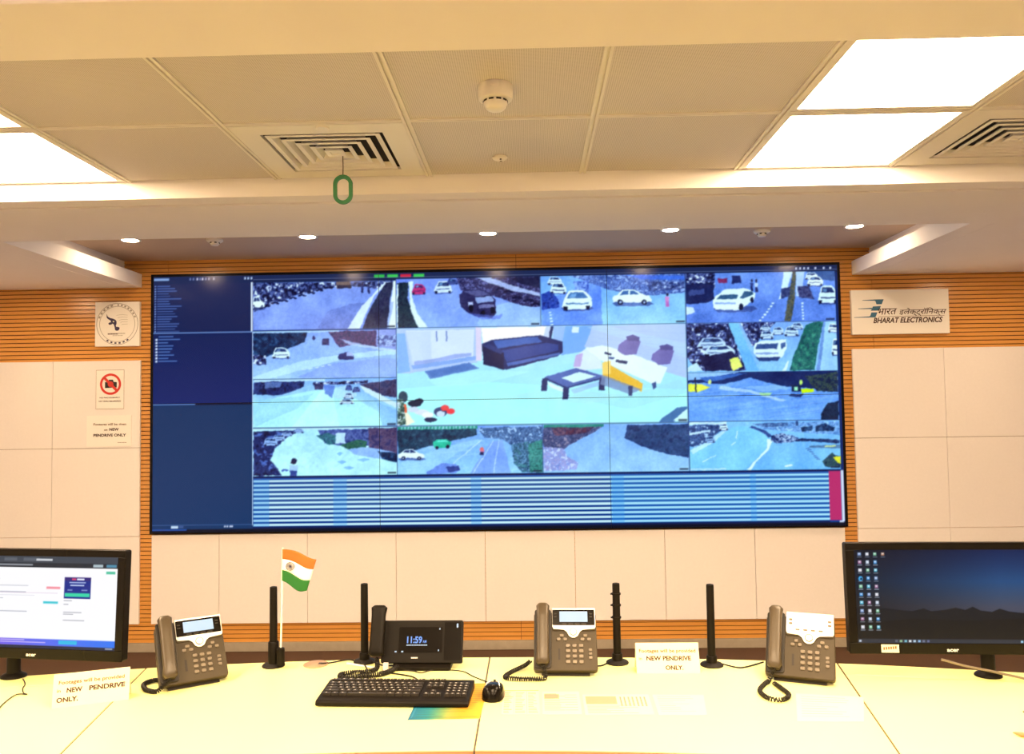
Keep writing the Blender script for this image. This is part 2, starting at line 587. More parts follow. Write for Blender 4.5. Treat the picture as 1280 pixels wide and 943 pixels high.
cbox('recess_lip', (RR, RF, ZS), (RR+0.116, D+0.016, ZS+0.088), 0.002)
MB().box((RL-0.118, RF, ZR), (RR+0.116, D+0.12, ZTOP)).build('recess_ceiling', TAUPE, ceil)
cbox('soffit_beam', (XL, 1.62, ZS-0.007), (XR, 1.885, ZTOP), 0.003)

# suspended grid: tiles, runners and cross tees
T, X0, Y1 = 0.6, -0.983, 3.150
LIGHT_COLS = (-2, 3)
VENT_COLS = (0, 4)
tile_src = None
def tile(i, yb):
    global tile_src
    if tile_src is None:
        tile_src = MB().box((0.006, 0.006, 0), (T-0.006, T-0.006, 0.012)).build('ceiling_tile', PERF, ceil, bevel=0.002, seg=1)
        o = tile_src
    else:
        o = tile_src.copy(); link(o, ceil)
    o.location = (X0+i*T, yb, ZC+0.005)
    return o
COLS = range(-5, 9)
for i in COLS:
    for r in (1, 2):
        if i in LIGHT_COLS or (i in VENT_COLS and r == 1):
            continue
        tile(i, Y1-r*T)
MB().box((XL, 1.62, ZC+0.012), (XR, 1.95, ZC+0.03)).build('ceiling_infill', PLASTER, ceil)
MB().box((XL, 1.885, ZC+0.02), (XR, 3.15, ZC+0.06)).build('ceiling_backing', VOID, ceil)
for i in range(-5, 10):
    x = X0+i*T
    m = MB().box((x-0.013, 1.885, ZC-0.001), (x-0.004, Y1, ZC+0.012))
    m.box((x+0.004, 1.885, ZC-0.001), (x+0.013, Y1, ZC+0.012))
    m.box((x-0.004, 1.885, ZC+0.006), (x+0.004, Y1, ZC+0.012))
    m.build('ceiling_runner', TBAR, ceil)
for i in COLS:
    x = X0+i*T
    y = Y1-T
    m = MB().box((x+0.013, y-0.009, ZC), (x+T-0.013, y-0.002, ZC+0.012))
    m.box((x+0.013, y+0.002, ZC), (x+T-0.013, y+0.009, ZC+0.012))
    m.box((x+0.013, y-0.002, ZC+0.006), (x+T-0.013, y+0.002, ZC+0.012))
    m.build('cross_tee', TBAR, ceil)

# the ceiling over the viewer, behind the beam
MB().box((XL, YB, ZC), (XR, 1.62, ZC+0.03)).build('ceiling_field', PERF, ceil)

# ceiling light panels
def light_panel(x0, y0, label):
    root = empty('ceiling_light', (x0+T/2, y0+T/2, ZC))
    h = T/2-0.014; k = h-0.016
    m = MB()
    for lo, hi in (((-h,-h),(h,-k)), ((-h,k),(h,h)), ((-h,-k),(-k,k)), ((k,-k),(h,k))):
        m.box((lo[0], lo[1], 0.0), (hi[0], hi[1], 0.016))
    m.build('light_frame', TBAR, root)
    MB().box((-k, -k, 0.003), (k, k, 0.010)).build('light_diffuser', LAMPM, root)
    return tag(root, label, 'ceiling light', 'square ceiling light panels')
light_panel(X0-2*T, Y1-T, 'square ceiling light panel at the left, next to the soffit edge')
light_panel(X0-2*T, Y1-2*T, 'square ceiling light panel cut by the left picture edge, nearer row')
light_panel(X0+3*T, Y1-T, 'glowing square ceiling panel beside the right air vent, next to the soffit')
light_panel(X0+3*T, Y1-2*T, 'largest glowing square ceiling panel, at the upper right under the beam')
for cx in (-2, 1, 3):  # unseen panels added over the viewer to brighten desk, beam and wall boards
    for y0, w in ((0.97, 'first'), (0.37, 'second'), (-0.83, 'third'), (-1.43, 'fourth')):
        o = light_panel(X0+cx*T, y0, '%s added square ceiling light panel, unseen behind the beam on the %s' % (w, {-2: 'left', 1: 'middle', 3: 'right'}[cx]))
        o.location.z = ZC-0.016

# downlights
def downlight(x, y, z, label):
    root = empty('downlight', (x, y, z))
    MB().ring((0, 0), 0.044, 0.058, -0.006, 0.002, 40).build('trim_ring', WHITE, root, smooth=True)
    MB().cyl((0, 0, -0.004), 0.046, 0.004, 40).build('lens', DOWNM, root)
    return tag(root, label, 'downlight', 'round recessed downlights')
YD = 4.62
downlight(-2.306, YD, ZR, 'round downlight in the recess, nearest the left lip')
downlight(-1.272, YD, ZR, 'round downlight in the recess, second from the left')
downlight(-0.230, YD, ZR, 'round downlight in the recess above the middle of the video wall')
downlight(0.814, YD, ZR, 'round downlight in the recess, second from the right')
downlight(1.856, YD, ZR, 'round downlight in the recess, nearest the right lip')
downlight(-3.25, YD+0.02, ZS, 'round downlight in the left soffit above the round emblem sign side')
downlight(2.90, YD+0.02, ZS, 'round downlight in the right soffit beyond the company sign')

# air vents
def vent(i, label):
    root = empty('air_vent', (X0+i*T+T/2, Y1-T/2, ZC))
    h = T/2-0.014; k = 0.205
    m = MB()
    for lo, hi in (((-h,-h),(h,-k)), ((-h,k),(h,h)), ((-h,-k),(-k,k)), ((k,-k),(h,k))):
        m.box((lo[0], lo[1], 0.0), (hi[0], hi[1], 0.012))
    m.build('vent_frame', VENTW, root)
    MB().box((-k-0.02, -k-0.02, 0.075), (k+0.02, k+0.02, 0.08)).build('vent_duct', VOID, root)
    w = MB()
    for lo, hi in (((-k-.02,-k-.02),(k+.02,-k)), ((-k-.02,k),(k+.02,k+.02)), ((-k-.02,-k),(-k,k)), ((k,-k),(k+.02,k))):
        w.box((lo[0], lo[1], 0.012), (hi[0], hi[1], 0.075))
    w.build('duct_side', VOID, root)
    for j in range(5):
        a = k-0.012-j*0.040; b = a-0.034; z1 = 0.034
        if b < 0.01:
            b = 0.008
        vs = []
        for (r, z) in ((a, 0.0), (a, 0.0018), (a-0.013, 0.0035), (b, z1), (b-0.0015, z1), (a-0.0155, 0.0)):
            vs += [(-r,-r,z), (r,-r,z), (r,r,z), (-r,r,z)]
        fs = []
        for q in range(6):
            q2 = (q+1) % 6
            for e in range(4):
                e2 = (e+1) % 4
                fs.append((q*4+e, q*4+e2, q2*4+e2, q2*4+e))
        MB().add(vs, fs).build('louvre', VENTW, root)
    MB().box((-0.03, -0.03, 0.004), (0.03, 0.03, 0.008)).build('centre_plate', VENTW, root)
    return tag(root, label, 'air vent', 'square ceiling air vents')
v0 = vent(0, 'square white ceiling air vent with the green ring hanging from it')
MB().cyl((0.02, -0.262, -0.006), 0.022, 0.008, 24).build('sensor_disc', WHITE, v0, smooth=True)
vent(4, 'square white ceiling air vent cut off by the right picture edge')

# green ring hanging from the vent
g = empty('hanging_ring', (-0.664, 2.88, 2.318))
pts = []
a, b = 0.0215, 0.0185
for i in range(40):
    t = 2*PI*i/40
    pts.append((a*math.cos(t), 0, (b if math.sin(t) > 0 else -b) + a*math.sin(t)))
vs = []; fs = []
n = len(pts)
for (x, y, z) in pts:
    s = 1.0
    d = Vector((x, 0, z - (b if z > 0 else -b))).normalized() if True else None
    for (o, yy) in ((0.0, -0.006), (0.0135, -0.007), (0.0135, 0.007), (0.0, 0.007)):
        vs.append((x + d.x*o, yy, z + d.z*o))
for i in range(n):
    j = (i+1) % n
    for k in range(4):
        k2 = (k+1) % 4
        fs.append((i*4+k, j*4+k, j*4+k2, i*4+k2))
MB().add(vs, fs).build('ring', GRING, g, bevel=0.002)
MB().tube([(0, 0, 0.051), (0.001, 0.0, 0.08), (0, 0.0, 0.128)], 0.0016, 6).build('hook_wire', CABLE, g)
tag(g, 'oval green plastic ring hanging from the ceiling air vent', 'ring')

# smoke detector, sensor disc and the two small detectors in the recess
s = empty('smoke_detector', (-0.088, 2.30, ZC))
MB().lathe([(0.050,0.006),(0.051,0.0),(0.051,-0.030),(0.047,-0.036),(0.034,-0.038)], 40).build('detector_base', WHITE, s, smooth=True)
MB().lathe([(0.034,-0.038),(0.035,-0.046),(0.030,-0.058),(0.024,-0.064),(0.010,-0.066)], 40).build('detector_head', WHITE, s, smooth=True)
m = MB()
for i in range(10):
    a = 2*PI*i/10
    M = Matrix.Rotation(a, 4, 'Z')
    m.box((0.0335, -0.007, -0.0445), (0.0356, 0.007, -0.0395), M)
m.build('vent_slot', VOID, s)
MB().box((-0.013, -0.054, -0.012), (0.013, -0.050, -0.004)).build('bracket', WHITE, s)
tag(s, 'white round smoke detector on a perforated tile by the near beam', 'smoke detector')
s = empty('ceiling_sensor', (-0.099, 2.944, ZC+0.005))
MB().lathe([(0.028,0.0),(0.0285,-0.004),(0.024,-0.009),(0.012,-0.012),(0.004,-0.013)], 32).build('sensor_body', WHITE, s, smooth=True)
m = MB()
m.cyl((0.003, -0.013, -0.0135), 0.0035, 0.004, 12); m.cyl((0.003, 0.009, -0.0138), 0.0035, 0.004, 12)
m.build('sensor_hole', VOID, s)
tag(s, 'small flat round ceiling sensor with two dark dots', 'sensor')
for x, y, lab in ((-1.828, 4.66, 'small white heat detector in the recess, left of the middle downlight'),
                  (1.355, 4.70, 'small white heat detector in the recess, right of the middle downlight')):
    s = empty('heat_detector', (x, y, ZR))
    MB().lathe([(0.047,0.0),(0.047,-0.010),(0.040,-0.016),(0.026,-0.018)], 32).build('detector_base', WHITE, s, smooth=True)
    MB().lathe([(0.026,-0.018),(0.027,-0.026),(0.020,-0.036),(0.008,-0.039)], 32).build('detector_head', WHITE, s, smooth=True)
    m = MB()
    for i in range(6):
        m.box((0.0262, -0.006, -0.025), (0.028, 0.006, -0.019), Matrix.Rotation(2*PI*i/6, 4, 'Z'))
    m.build('vent_slot', VOID, s)
    tag(s, lab, 'heat detector', 'small detectors in the recess')
# ================================================================== video wall picture
VW, VH = 860.0, 322.5
cv = Canvas(VW, VH, 1920/860.0, (14, 40, 105))
cv.full()
def u(f): return f
WHT, DRK, NV = (215, 235, 255), (22, 26, 52), (14, 40, 105)
BIKES = [(18,20,44), (40,46,86), (24,28,60), (110,125,180), (50,55,95), (225,235,255)]
TREES = [(16,26,56), (30,52,84), (22,40,70), (52,82,120)]
U = lambda x0, y0, x1, y1: (cv.full(), cv.frame(x0, y0, x1, y1))

def P(pts, col, a=1.0): cv.poly(pts, col, a)
def car(x, y, w, h, kind='front', body=(235,245,255), glass=(40,55,95), flip=False):
    """small vehicle in feed units; x,y = top left, w,h = size"""
    fx = (lambda t: x+w*(1-t)) if flip else (lambda t: x+w*t)
    q = lambda pts: [(fx(a), y+h*b) for a, b in pts]
    P(q([(0.0,.86),(.1,.78),(.95,.78),(1.05,.92),(.9,1.04),(.1,1.04)]), (60,72,120), .7)
    if kind == 'front':
        P(q([(.10,.40),(.22,.05),(.36,0),(.70,0),(.82,.08),(.98,.42),(1.0,.80),(.92,.95),(.12,.95),(.02,.80)]), body)
        P(q([(.18,.38),(.28,.10),(.74,.10),(.86,.38)]), glass)
        P(q([(.26,.34),(.33,.15),(.5,.15),(.45,.34)]), (150,190,225), .6)
        P(q([(.14,.62),(.90,.62),(.88,.70),(.16,.70)]), glass, .8)
        P(q([(.06,.80),(.22,.80),(.20,1.0),(.08,1.0)]), DRK); P(q([(.80,.80),(.94,.80),(.92,1.0),(.82,1.0)]), DRK)
    elif kind == 'side':
        P(q([(0,.55),(.04,.40),(.14,.30),(.26,.02),(.34,0),(.56,0),(.74,.30),(.94,.42),(1.0,.62),(.98,.80),(.02,.80)]), body)
        P(q([(.20,.32),(.29,.08),(.42,.08),(.42,.32)]), glass); P(q([(.45,.32),(.45,.08),(.55,.08),(.68,.32)]), glass)
        cvw = w*.07
        cv.ell(fx(.20), y+h*.80, w*.075, h*.17, DRK); cv.ell(fx(.80), y+h*.80, w*.075, h*.17, DRK)
        cv.ell(fx(.20), y+h*.80, w*.035, h*.08, (170,185,215)); cv.ell(fx(.80), y+h*.80, w*.035, h*.08, (170,185,215))
    else:   # three-quarter rear
        P(q([(0,.50),(.06,.34),(.22,.10),(.34,.02),(.72,0),(.86,.06),(1.0,.20),(.98,.48),(.80,.72),(.64,.95),(.06,.92),(0,.80)]), body)
        P(q([(.08,.44),(.18,.26),(.60,.28),(.56,.48)]), glass); P(q([(.64,.42),(.74,.14),(.94,.14),(.96,.26),(.72,.46)]), glass)
        P(q([(.04,.60),(.54,.62),(.54,.70),(.04,.68)]), (150,170,215))
        cv.ell(fx(.66), y+h*.82, w*.06, h*.16, DRK); cv.ell(fx(.92), y+h*.52, w*.04, h*.12, DRK)
def bike(x, y, s, col=(24,28,58)):
    cv.ell(x-s*.5, y+s*.6, s*.34, s*.55, col); cv.ell(x+s*.5, y+s*.6, s*.34, s*.55, col)
    P([(x-s*.6,y+s*.2),(x-s*.1,y-s*.5),(x+s*.6,y-s*.1),(x+s*.4,y+s*.5),(x-s*.4,y+s*.5)], col)
def person(x, y, w, h, shirt, legs=(40,45,85)):
    cv.ell(x, y+h*.12, w*.32, h*.12, (45,40,60)); P([(x-w*.5,y+h*.28),(x+w*.5,y+h*.28),(x+w*.4,y+h*.65),(x-w*.4,y+h*.65)], shirt)
    P([(x-w*.4,y+h*.62),(x+w*.4,y+h*.62),(x+w*.35,y+h),(x-w*.35,y+h)], legs)

# --- left control column
cv.rect(0, 0, 1, .028, (22, 34, 74)) if False else None
cv.frame(0, 0, VW, VH)
cv.rect(0, 0, 1, .030, (26, 40, 84)); 
cv.frame(0, 9.5, 127, 72).grad((30, 40, 86), (18, 32, 82))
cv.frame(0, 73, 127, 162).grad((14, 32, 86), (12, 34, 104))
cv.frame(0, 163, 127, VH).grad((14, 50, 98), (16, 54, 104))
cv.full(); cv.frame(0, 0, 1, 1); cv.clip = (0, 0, cv.W, cv.H)
cv.rect(1, 2.2, 20, 5.2, (130, 165, 220)); 
for x in (46, 50, 55, 58.5, 62, 66, 70, 76): cv.rect(x, 2.4, x+2.2, 5.4, (180, 190, 225) if x in (55, 62) else (95, 115, 170))
for x in (116, 120, 124): cv.rect(x, 2.4, x+2.2, 5.2, (170, 195, 235))
for k in range(19):
    y = 11.5+k*3.2
    cv.rect(1.8, y, 3.6, y+1.7, (120, 150, 215))
    cv.rect(5, y+.2, 5+14+18*rng.random(), y+1.4, (72, 104, 178))
cv.rect(0, 71.3, 127, 72.6, (110, 150, 215)); cv.rect(0, 161.6, 54, 163, (100, 140, 205)); cv.rect(54, 161.4, 127, 163.6, (10, 12, 40))
for k in range(9):
    y = 75+k*3.9
    if k: cv.rect(3, y, 5.6, y+2.6, (205, 225, 255))
    cv.rect(7, y+.5, 7+8+20*rng.random(), y+1.9, (80, 120, 195))
cv.rect(0, 312.5, 127, 313.3, (90, 130, 200)); cv.rect(24, 313.8, 33, 317.2, (200, 225, 250)); cv.rect(34, 314.2, 40, 316.6, (60, 90, 150))
for x in (91, 94, 97.5, 100): cv.rect(x, 313.8, x+2.2, 316.4, (190, 205, 235))
cv.rect(0, 318.4, VW, VH, (10, 14, 34)); cv.rect(0, 318.6, 44, 319.6, (40, 90, 190))
cv.rect(124.6, 9, 126.9, 71, (215, 235, 255)); cv.rect(126.2, 72, 127, 314, (185, 215, 250))
# header
cv.rect(127, 5.6, VW, 6.4, (120, 140, 185)); cv.rect(127, 6.6, VW, 9.4, (20, 34, 76))
for x, c in ((281, (48,190,80)), (298, (60,205,90)), (314.5, (205,40,70)), (331, (60,205,90))): cv.rect(x, 2.3, x+13.5, 6.0, c)
for x in (808, 813, 818, 823, 832, 842, 850): cv.rect(x, 2.6, x+2.2, 5.2, (190, 205, 235))

cA, cB, cC, cD, cE = 127.6, 308.6, 489.8, 671, 856
r0, r1, r2, r3, r4 = 9.6, 70.2, 131.8, 193, 253.2
# --- A1: road with parked bikes
cv.frame(cA, r0+1, cB, r1).grad((150, 170, 228), (128, 146, 206)); cv.grain(.03, 3)
P([(0,.98),(.02,.62),(.55,.12),(.95,.12),(.66,1)], (142,160,220), .8)
P([(.44,1),(.52,.62),(.66,.48),(.80,.44),(.70,1)], (104,118,176), .55)
cv.clutter([(0,0),(.62,0),(.60,.10),(.30,.26),(0,.62)], BIKES, 3.2)
for k in range(9): bike(.03+k*.062, .52-k*.052, .034)
car(-.02, .28, .10, .28, 'side')
cv.clutter([(.62,0),(1,0),(1,.2),(.84,.14),(.7,.1)], BIKES, 2.4)
P([(.58,-.02),(.68,-.02),(.69,.12),(.585,.13)], (120,100,96)); P([(.585,.06),(.69,.06),(.69,.13),(.59,.13)], (50,45,66))
person(.765,.04,.018,.2,(50,60,110)); person(.81,.06,.018,.2,(60,70,120))
P([(.92,.02),(.96,.02),(.845,.30),(.745,1),(.655,1),(.76,.52)], (232,240,255), .9)
cv.clutter([(.93,.03),(.98,.03),(.955,.5),(.94,1),(.76,1),(.83,.5)], [(30,32,62),(52,54,78),(38,44,66)], 3)
P([(.985,0),(1,0),(1,1),(.945,1)], (235,242,255)); P([(.96,.45),(.985,.45),(.95,1),(.935,1)], (170,185,220), .8)
# --- A2
cv.frame(cA, r1+1.6, cB, r2).grad((140, 165, 232), (172, 200, 250)); cv.grain(.03, 3)
P([(0,.95),(.3,.66),(.62,.5),(1,.42),(1,.52),(.62,.62),(.3,.85),(.1,1),(0,1)], (205,232,255), .7)
P([(.30,.98),(.5,.72),(.9,.60),(1,.62),(1,1)], (148,168,232), .8)
cv.clutter([(0,.02),(.38,.02),(.36,.24),(.20,.42),(0,.62)], TREES, 4); cv.clutter([(0,.5),(.09,.5),(.09,.68),(0,.70)], BIKES, 3)
cv.clutter([(.52,.02),(.87,.02),(.87,.36),(.72,.30),(.60,.36)], [(60,50,92),(98,72,110),(44,48,88),(80,60,96)], 4)
P([(.86,.0),(1,.0),(1,.42),(.86,.34)], (140,150,200)); cv.clutter([(.87,.12),(1,.12),(1,.36),(.87,.32)], [(90,100,150),(190,205,240),(70,80,130)], 4)
P([(.60,.18),(.7,.26),(.86,.36),(1,.43),(1,.47),(.84,.40),(.68,.32)], (200,215,245), .7)
car(.13,.34,.125,.24,'front',(225,240,255)); cv.clutter([(.48,.18),(.53,.18),(.53,.31),(.48,.31)], [(40,40,80),(60,58,100)], 2)
cv.ell(.42,.15,.01,.05,(40,45,90)); P([(.59,.56),(.60,.50),(.63,.48),(.66,.46),(.70,.52),(.70,.62),(.60,.62)], (38,42,92)); P([(.65,.47),(.69,.47),(.70,.54),(.65,.54)], (170,180,225))
for k in range(5): cv.line([(.34+k*.045,.82-k*.022),(.365+k*.045,.81-k*.022)], .9, (225,240,255))
cv.rect(0,-.01,.6,.035,(190,215,250),.8)
# --- A3
cv.frame(cA, r2+1.2, cB, r3).grad((140, 176, 232), (196, 240, 255)); cv.grain(.015, 3)
P([(0,.46),(.4,.24),(.60,.20),(.92,.8),(1,1),(0,1)], (188,236,255), .85); P([(.27,1),(.38,.6),(.48,.24),(.55,.24),(.60,1)], (208,250,255), .7)
P([(0,.42),(.3,.36),(.42,.3),(.3,.62),(0,1)], (158,204,250), .6)
cv.clutter([(0,.04),(.36,.04),(.35,.16),(.2,.32),(0,.30)], [(28,36,78),(50,62,112),(20,26,60)], 4); P([(.08,.05),(.20,.05),(.19,.16),(.08,.18)], (150,175,225), .6)
cv.clutter([(.42,.06),(.80,.04),(.8,.10),(.42,.12)], BIKES, 2.5)
cv.clutter([(.43,.10),(.49,.10),(.49,.22),(.43,.22)], [(34,36,70),(64,60,96)], 2); P([(.49,.12),(.57,.14),(.55,.40),(.50,.30)], (84,108,176), .8)
P([(.57,.18),(.66,.12),(.72,.22),(.72,.36),(.60,.42),(.56,.38)], (196,226,250), .7)
for (x,y,w,h,b) in ((.64,.12,.05,.12,(90,105,160)),(.69,.17,.055,.11,(90,100,150)),(.63,.30,.07,.12,(210,225,245)),(.60,.43,.10,.10,(225,240,255))): car(x,y,w,h,'front',b)
cv.clutter([(.74,.12),(1,.02),(1,.40),(.90,.36),(.80,.22)], [(46,42,72),(78,70,100),(40,48,84)], 4)
P([(.74,.14),(.80,.20),(.90,.36),(1,.52),(1,.62),(.88,.46),(.78,.28)], (222,238,255), .9); P([(.86,.50),(1,.66),(1,1),(.9,1)], (150,190,240), .8)
cv.rect(0,-.01,.5,.035,(205,228,252),.8)
# --- A4
cv.frame(cA, r3+1.2, cB, r4).grad((186, 228, 255), (196, 236, 255)); cv.grain(.04, 4)
cv.clutter([(0,.06),(.34,.03),(.22,.22),(.15,.42),(.12,.66),(.20,1),(0,1)], [(20,24,56),(44,56,102),(28,34,74),(92,116,176)], 5)
for (x,y,w,h) in ((.07,.20,.10,.17),(.13,.13,.09,.13),(.19,.07,.08,.10),(.28,.01,.07,.09)): car(x,y,w,h,'front',(165,190,230))
cv.clutter([(.45,.05),(.84,.03),(.84,.40),(.62,.40),(.50,.32)], [(60,72,126),(96,110,160),(44,56,104)], 4)
cv.clutter([(.44,.16),(.52,.10),(.60,.20),(.60,.34),(.52,.36)], [(40,84,96),(60,110,120),(36,64,92)], 2.5); P([(.575,.12),(.64,.12),(.64,.34),(.575,.34)], (190,215,240))
cv.clutter([(.60,.38),(.72,.26),(.79,.30),(.78,.42),(.66,.46)], [(38,80,72),(56,104,84),(36,66,80)], 2.5)
P([(.66,.46),(.80,.42),(1,.52),(1,.72),(.84,.66),(.7,.56)], (140,166,214), .8)
cv.clutter([(.80,.02),(1,.02),(1,.56),(.88,.46),(.80,.42)], [(70,58,90),(96,78,104),(52,50,90)], 5); cv.clutter([(.86,.5),(1,.56),(1,.76),(.9,.68)], TREES, 3)
for (x,y,w) in ((.62,.84,.08),(.58,.72,.07),(.72,.68,.09),(.58,.55,.04)): P([(x,y),(x+w*.6,y-.03),(x+w,y),(x+w*.5,y+.05)], (120,165,225), .7)
bike(.22,.88,.03,(64,86,150)); person(.28,.68,.062,.34,(170,195,230),(60,75,130)); cv.ell(.285,.68,.02,.04,(30,30,60))
cv.rect(0,-.01,.7,.03,(205,225,250),.6)
# --- B1
cv.frame(cB+.8, r0-1, cC, r1).grad((132, 152, 226), (152, 176, 240)); cv.grain(.02, 3)
P([(.62,.62),(.8,.5),(1,.6),(1,1),(.55,1)], (176,204,252), .6)
cv.clutter([(0,.08),(.085,.06),(.075,.4),(.15,1),(0,1)], [(24,34,52),(40,56,66),(30,42,60)], 3)
P([(.085,.05),(.115,.05),(.105,.36),(.14,.68),(.215,1),(.15,1),(.095,.6)], (225,238,255)); P([(0,.1),(.012,.1),(.006,1),(0,1)], (225,238,255))
cv.clutter([(.42,0),(1,0),(1,.62),(.86,.58),(.66,.36),(.45,.26)], [(40,40,74),(70,62,96),(30,30,60),(120,120,170),(52,50,86)], 3)
P([(.56,0),(.66,0),(.84,.20),(1,.34),(1,.40),(.82,.28),(.64,.1)], (196,208,240), .8); P([(.8,.02),(1,.0),(1,.24),(.86,.14)], (34,34,62))
for (x,y,s) in ((.72,.22,.035),(.78,.27,.04),(.84,.40,.045),(.92,.46,.05),(.97,.54,.045)): bike(x,y,s,(22,22,52))
car(.105,.10,.10,.22,'front',(176,60,110),(70,40,90)); car(.262,.05,.125,.26,'front',(214,226,250)); car(.35,.01,.08,.12,'front',(70,80,130))
P([(.44,.34),(.47,.26),(.58,.24),(.66,.34),(.69,.46),(.69,.72),(.66,.82),(.56,.80),(.49,.70),(.445,.58)], (46,44,80))
P([(.47,.28),(.58,.25),(.655,.36),(.56,.38)], (84,84,124)); P([(.55,.40),(.665,.38),(.68,.48),(.565,.52)], (150,164,204)); P([(.57,.56),(.68,.54),(.68,.6),(.58,.63)], (120,120,160)); P([(.50,.50),(.535,.48),(.53,.66),(.505,.64)], (190,196,228))
for (x,y) in ((.60,.74),(.67,.66),(.52,.62)): cv.ell(x,y,.018,.07,(16,16,36))
P([(.5,.72),(.69,.78),(.74,.74),(.72,.84),(.6,.86)], (104,118,190), .6)
# --- C1
cv.frame(cC+1, r0-1.5, cD, r1).grad((130, 170, 236), (160, 208, 255)); cv.grain(.02, 3)
P([(0,.5),(.42,.1),(.42,1),(0,1)], (104,132,216), .7)
cv.clutter([(.20,0),(1,0),(1,.38),(.7,.44),(.48,.30)], [(70,90,150),(120,144,196),(50,66,124),(150,172,214)], 3.5)
P([(.6,0),(1,.04),(1,.12),(.7,.10)], (70,110,200), .8); cv.clutter([(.72,.14),(1,.16),(1,.3),(.76,.34)], BIKES, 2.5, .6)
car(.045,.02,.10,.16,'front',(216,232,255)); car(.06,.14,.115,.22,'front',(226,240,255)); cv.clutter([(0,.36),(.06,.30),(.12,.46),(.13,.64),(0,.68)], [(40,62,140),(70,92,170),(30,46,110)], 2.5)
cv.clutter([(.22,.12),(.34,.10),(.33,.42),(.27,.46)], [(56,78,150),(96,120,186),(150,176,220)], 2.4)
car(.14,.30,.215,.40,'front',(232,246,255),(70,104,150)); car(.495,.30,.275,.32,'side',(236,252,255),(60,92,140))
person(.875,.38,.03,.28,(206,140,190),(190,120,180))
for k in range(5): cv.rect(.055+.002*k,.72+.06*k,.07+.003*k,.75+.06*k,(220,240,255))
# --- D1
cv.frame(cD+1, r0-1.5, cE, r1-.6).grad((120, 150, 214), (100, 130, 200)); cv.grain(.02, 3)
cv.clutter([(0,0),(.2,0),(.2,.3),(0,.3)], BIKES, 2.6)
P([(0,.26),(.10,.18),(.19,.26),(.19,.52),(.14,.60),(0,.62)], (28,36,76)); P([(.02,.34),(.12,.32),(.12,.42),(.02,.46)], (60,72,120)); P([(0,.68),(.05,.70),(.06,.78),(0,.84)], (210,225,250))
P([(.22,.1),(.28,.1),(.28,.2),(.22,.2)], (130,60,100)); P([(.31,.06),(.37,.06),(.375,.2),(.31,.22)], (40,48,92))
car(.18,.32,.285,.46,'rear',(232,248,255),(60,90,120)); person(.445,.14,.02,.24,(50,60,110)); person(.475,.14,.022,.26,(190,205,235))
P([(.66,.0),(.72,.0),(.66,.5),(.62,.56),(.64,.4)], (214,232,255)); cv.clutter([(.72,0),(.745,0),(.73,.6),(.70,1),(.655,1),(.69,.5)], [(70,74,70),(100,96,76),(60,70,80)], 3)
P([(.745,0),(.80,0),(.78,.5),(.74,.5)], (206,222,250), .8); cv.clutter([(.64,.34),(.70,.30),(.70,.5),(.64,.54)], [(40,50,90),(70,80,120)], 2); cv.clutter([(.75,.3),(.83,.3),(.86,.56),(.76,.52)], [(40,46,84),(80,84,124)], 2)
P([(.81,0),(1,0),(1,.2),(.9,.16)], (60,84,130)); car(.80,.02,.09,.14,'front'); car(.815,.10,.11,.2,'front'); car(.885,.30,.13,.36,'front',(226,242,255))
for k in range(7): cv.rect(.575-.014*k,.62+.055*k,.59-.014*k,.65+.055*k,(225,240,255)); 
for k in range(6): cv.rect(.775,.62+.065*k,.787,.655+.065*k,(225,240,255))
# --- big: lobby
cv.frame(cB+.8, r1+.8, cD-.8, r3+.6).grad((164, 212, 255), (170, 244, 255)); cv.grain(.012, 6)
P([(0,.34),(.3,.40),(.5,.42),(.72,.34),(1,.2),(1,1),(0,1)], (162,222,255), .8)
P([(0,.62),(.3,.56),(.62,.62),(1,.66),(1,1),(0,1)], (170,246,255), .8); P([(.10,.52),(.30,.44),(.46,.46),(.30,.58),(.14,.60)], (178,238,255), .6); P([(.62,.66),(.8,.72),(.98,.56),(1,.7),(.8,.86),(.6,.74)], (160,214,252), .5); P([(.35,.72),(.6,.6),(.9,.66),(.66,.8)], (170,222,255), .5)
P([(0,0),(.28,0),(.28,.36),(.04,.46),(0,.46)], (172,196,244)); P([(.03,.02),(.27,.02),(.265,.30),(.06,.40)], (206,222,255)); P([(.03,.03),(.12,.03),(.12,.34),(.05,.38)], (188,208,250), .6)
P([(0,.05),(.028,.05),(.046,.44),(0,.46)], (132,176,232)); P([(.05,.38),(.28,.29),(.28,.33),(.055,.42)], (132,166,222)); P([(.135,.03),(.14,.03),(.142,.14),(.137,.14)], (120,140,190)); P([(.17,.03),(.175,.03),(.177,.14),(.172,.14)], (120,140,190))
P([(.06,.34),(.14,.31),(.2,.27),(.26,.26),(.26,.29),(.06,.38)], (140,160,212), .8); P([(.275,0),(.295,0),(.295,.34),(.275,.34)], (214,206,226))
P([(.295,0),(.54,0),(.52,.14),(.30,.18)], (242,246,252)); P([(.52,0),(.55,0),(.53,.16),(.505,.14)], (190,206,240)); P([(.535,0),(.545,0),(.535,.14),(.526,.14)], (40,50,90))
P([(.545,0),(.68,0),(.65,.26),(.57,.30)], (120,170,236)); P([(.545,0),(.585,0),(.575,.16),(.54,.16)], (150,184,240)); P([(.61,.01),(.635,.01),(.632,.07),(.608,.07)], (212,232,255))
P([(.68,0),(1,0),(1,.55),(.84,.40),(.65,.22)], (172,196,248)); P([(.66,.02),(.72,0),(1,.2),(1,.34)], (176,206,255), .7)
for k in range(7): cv.line([(.67,.03+.045*k),(1,.10+.07*k)], .5, (150,180,236), .5)
P([(.095,.44),(.25,.36),(.285,.42),(.115,.52)], (96,132,190)); P([(.105,.445),(.25,.37),(.275,.415),(.12,.505)], (84,120,182))
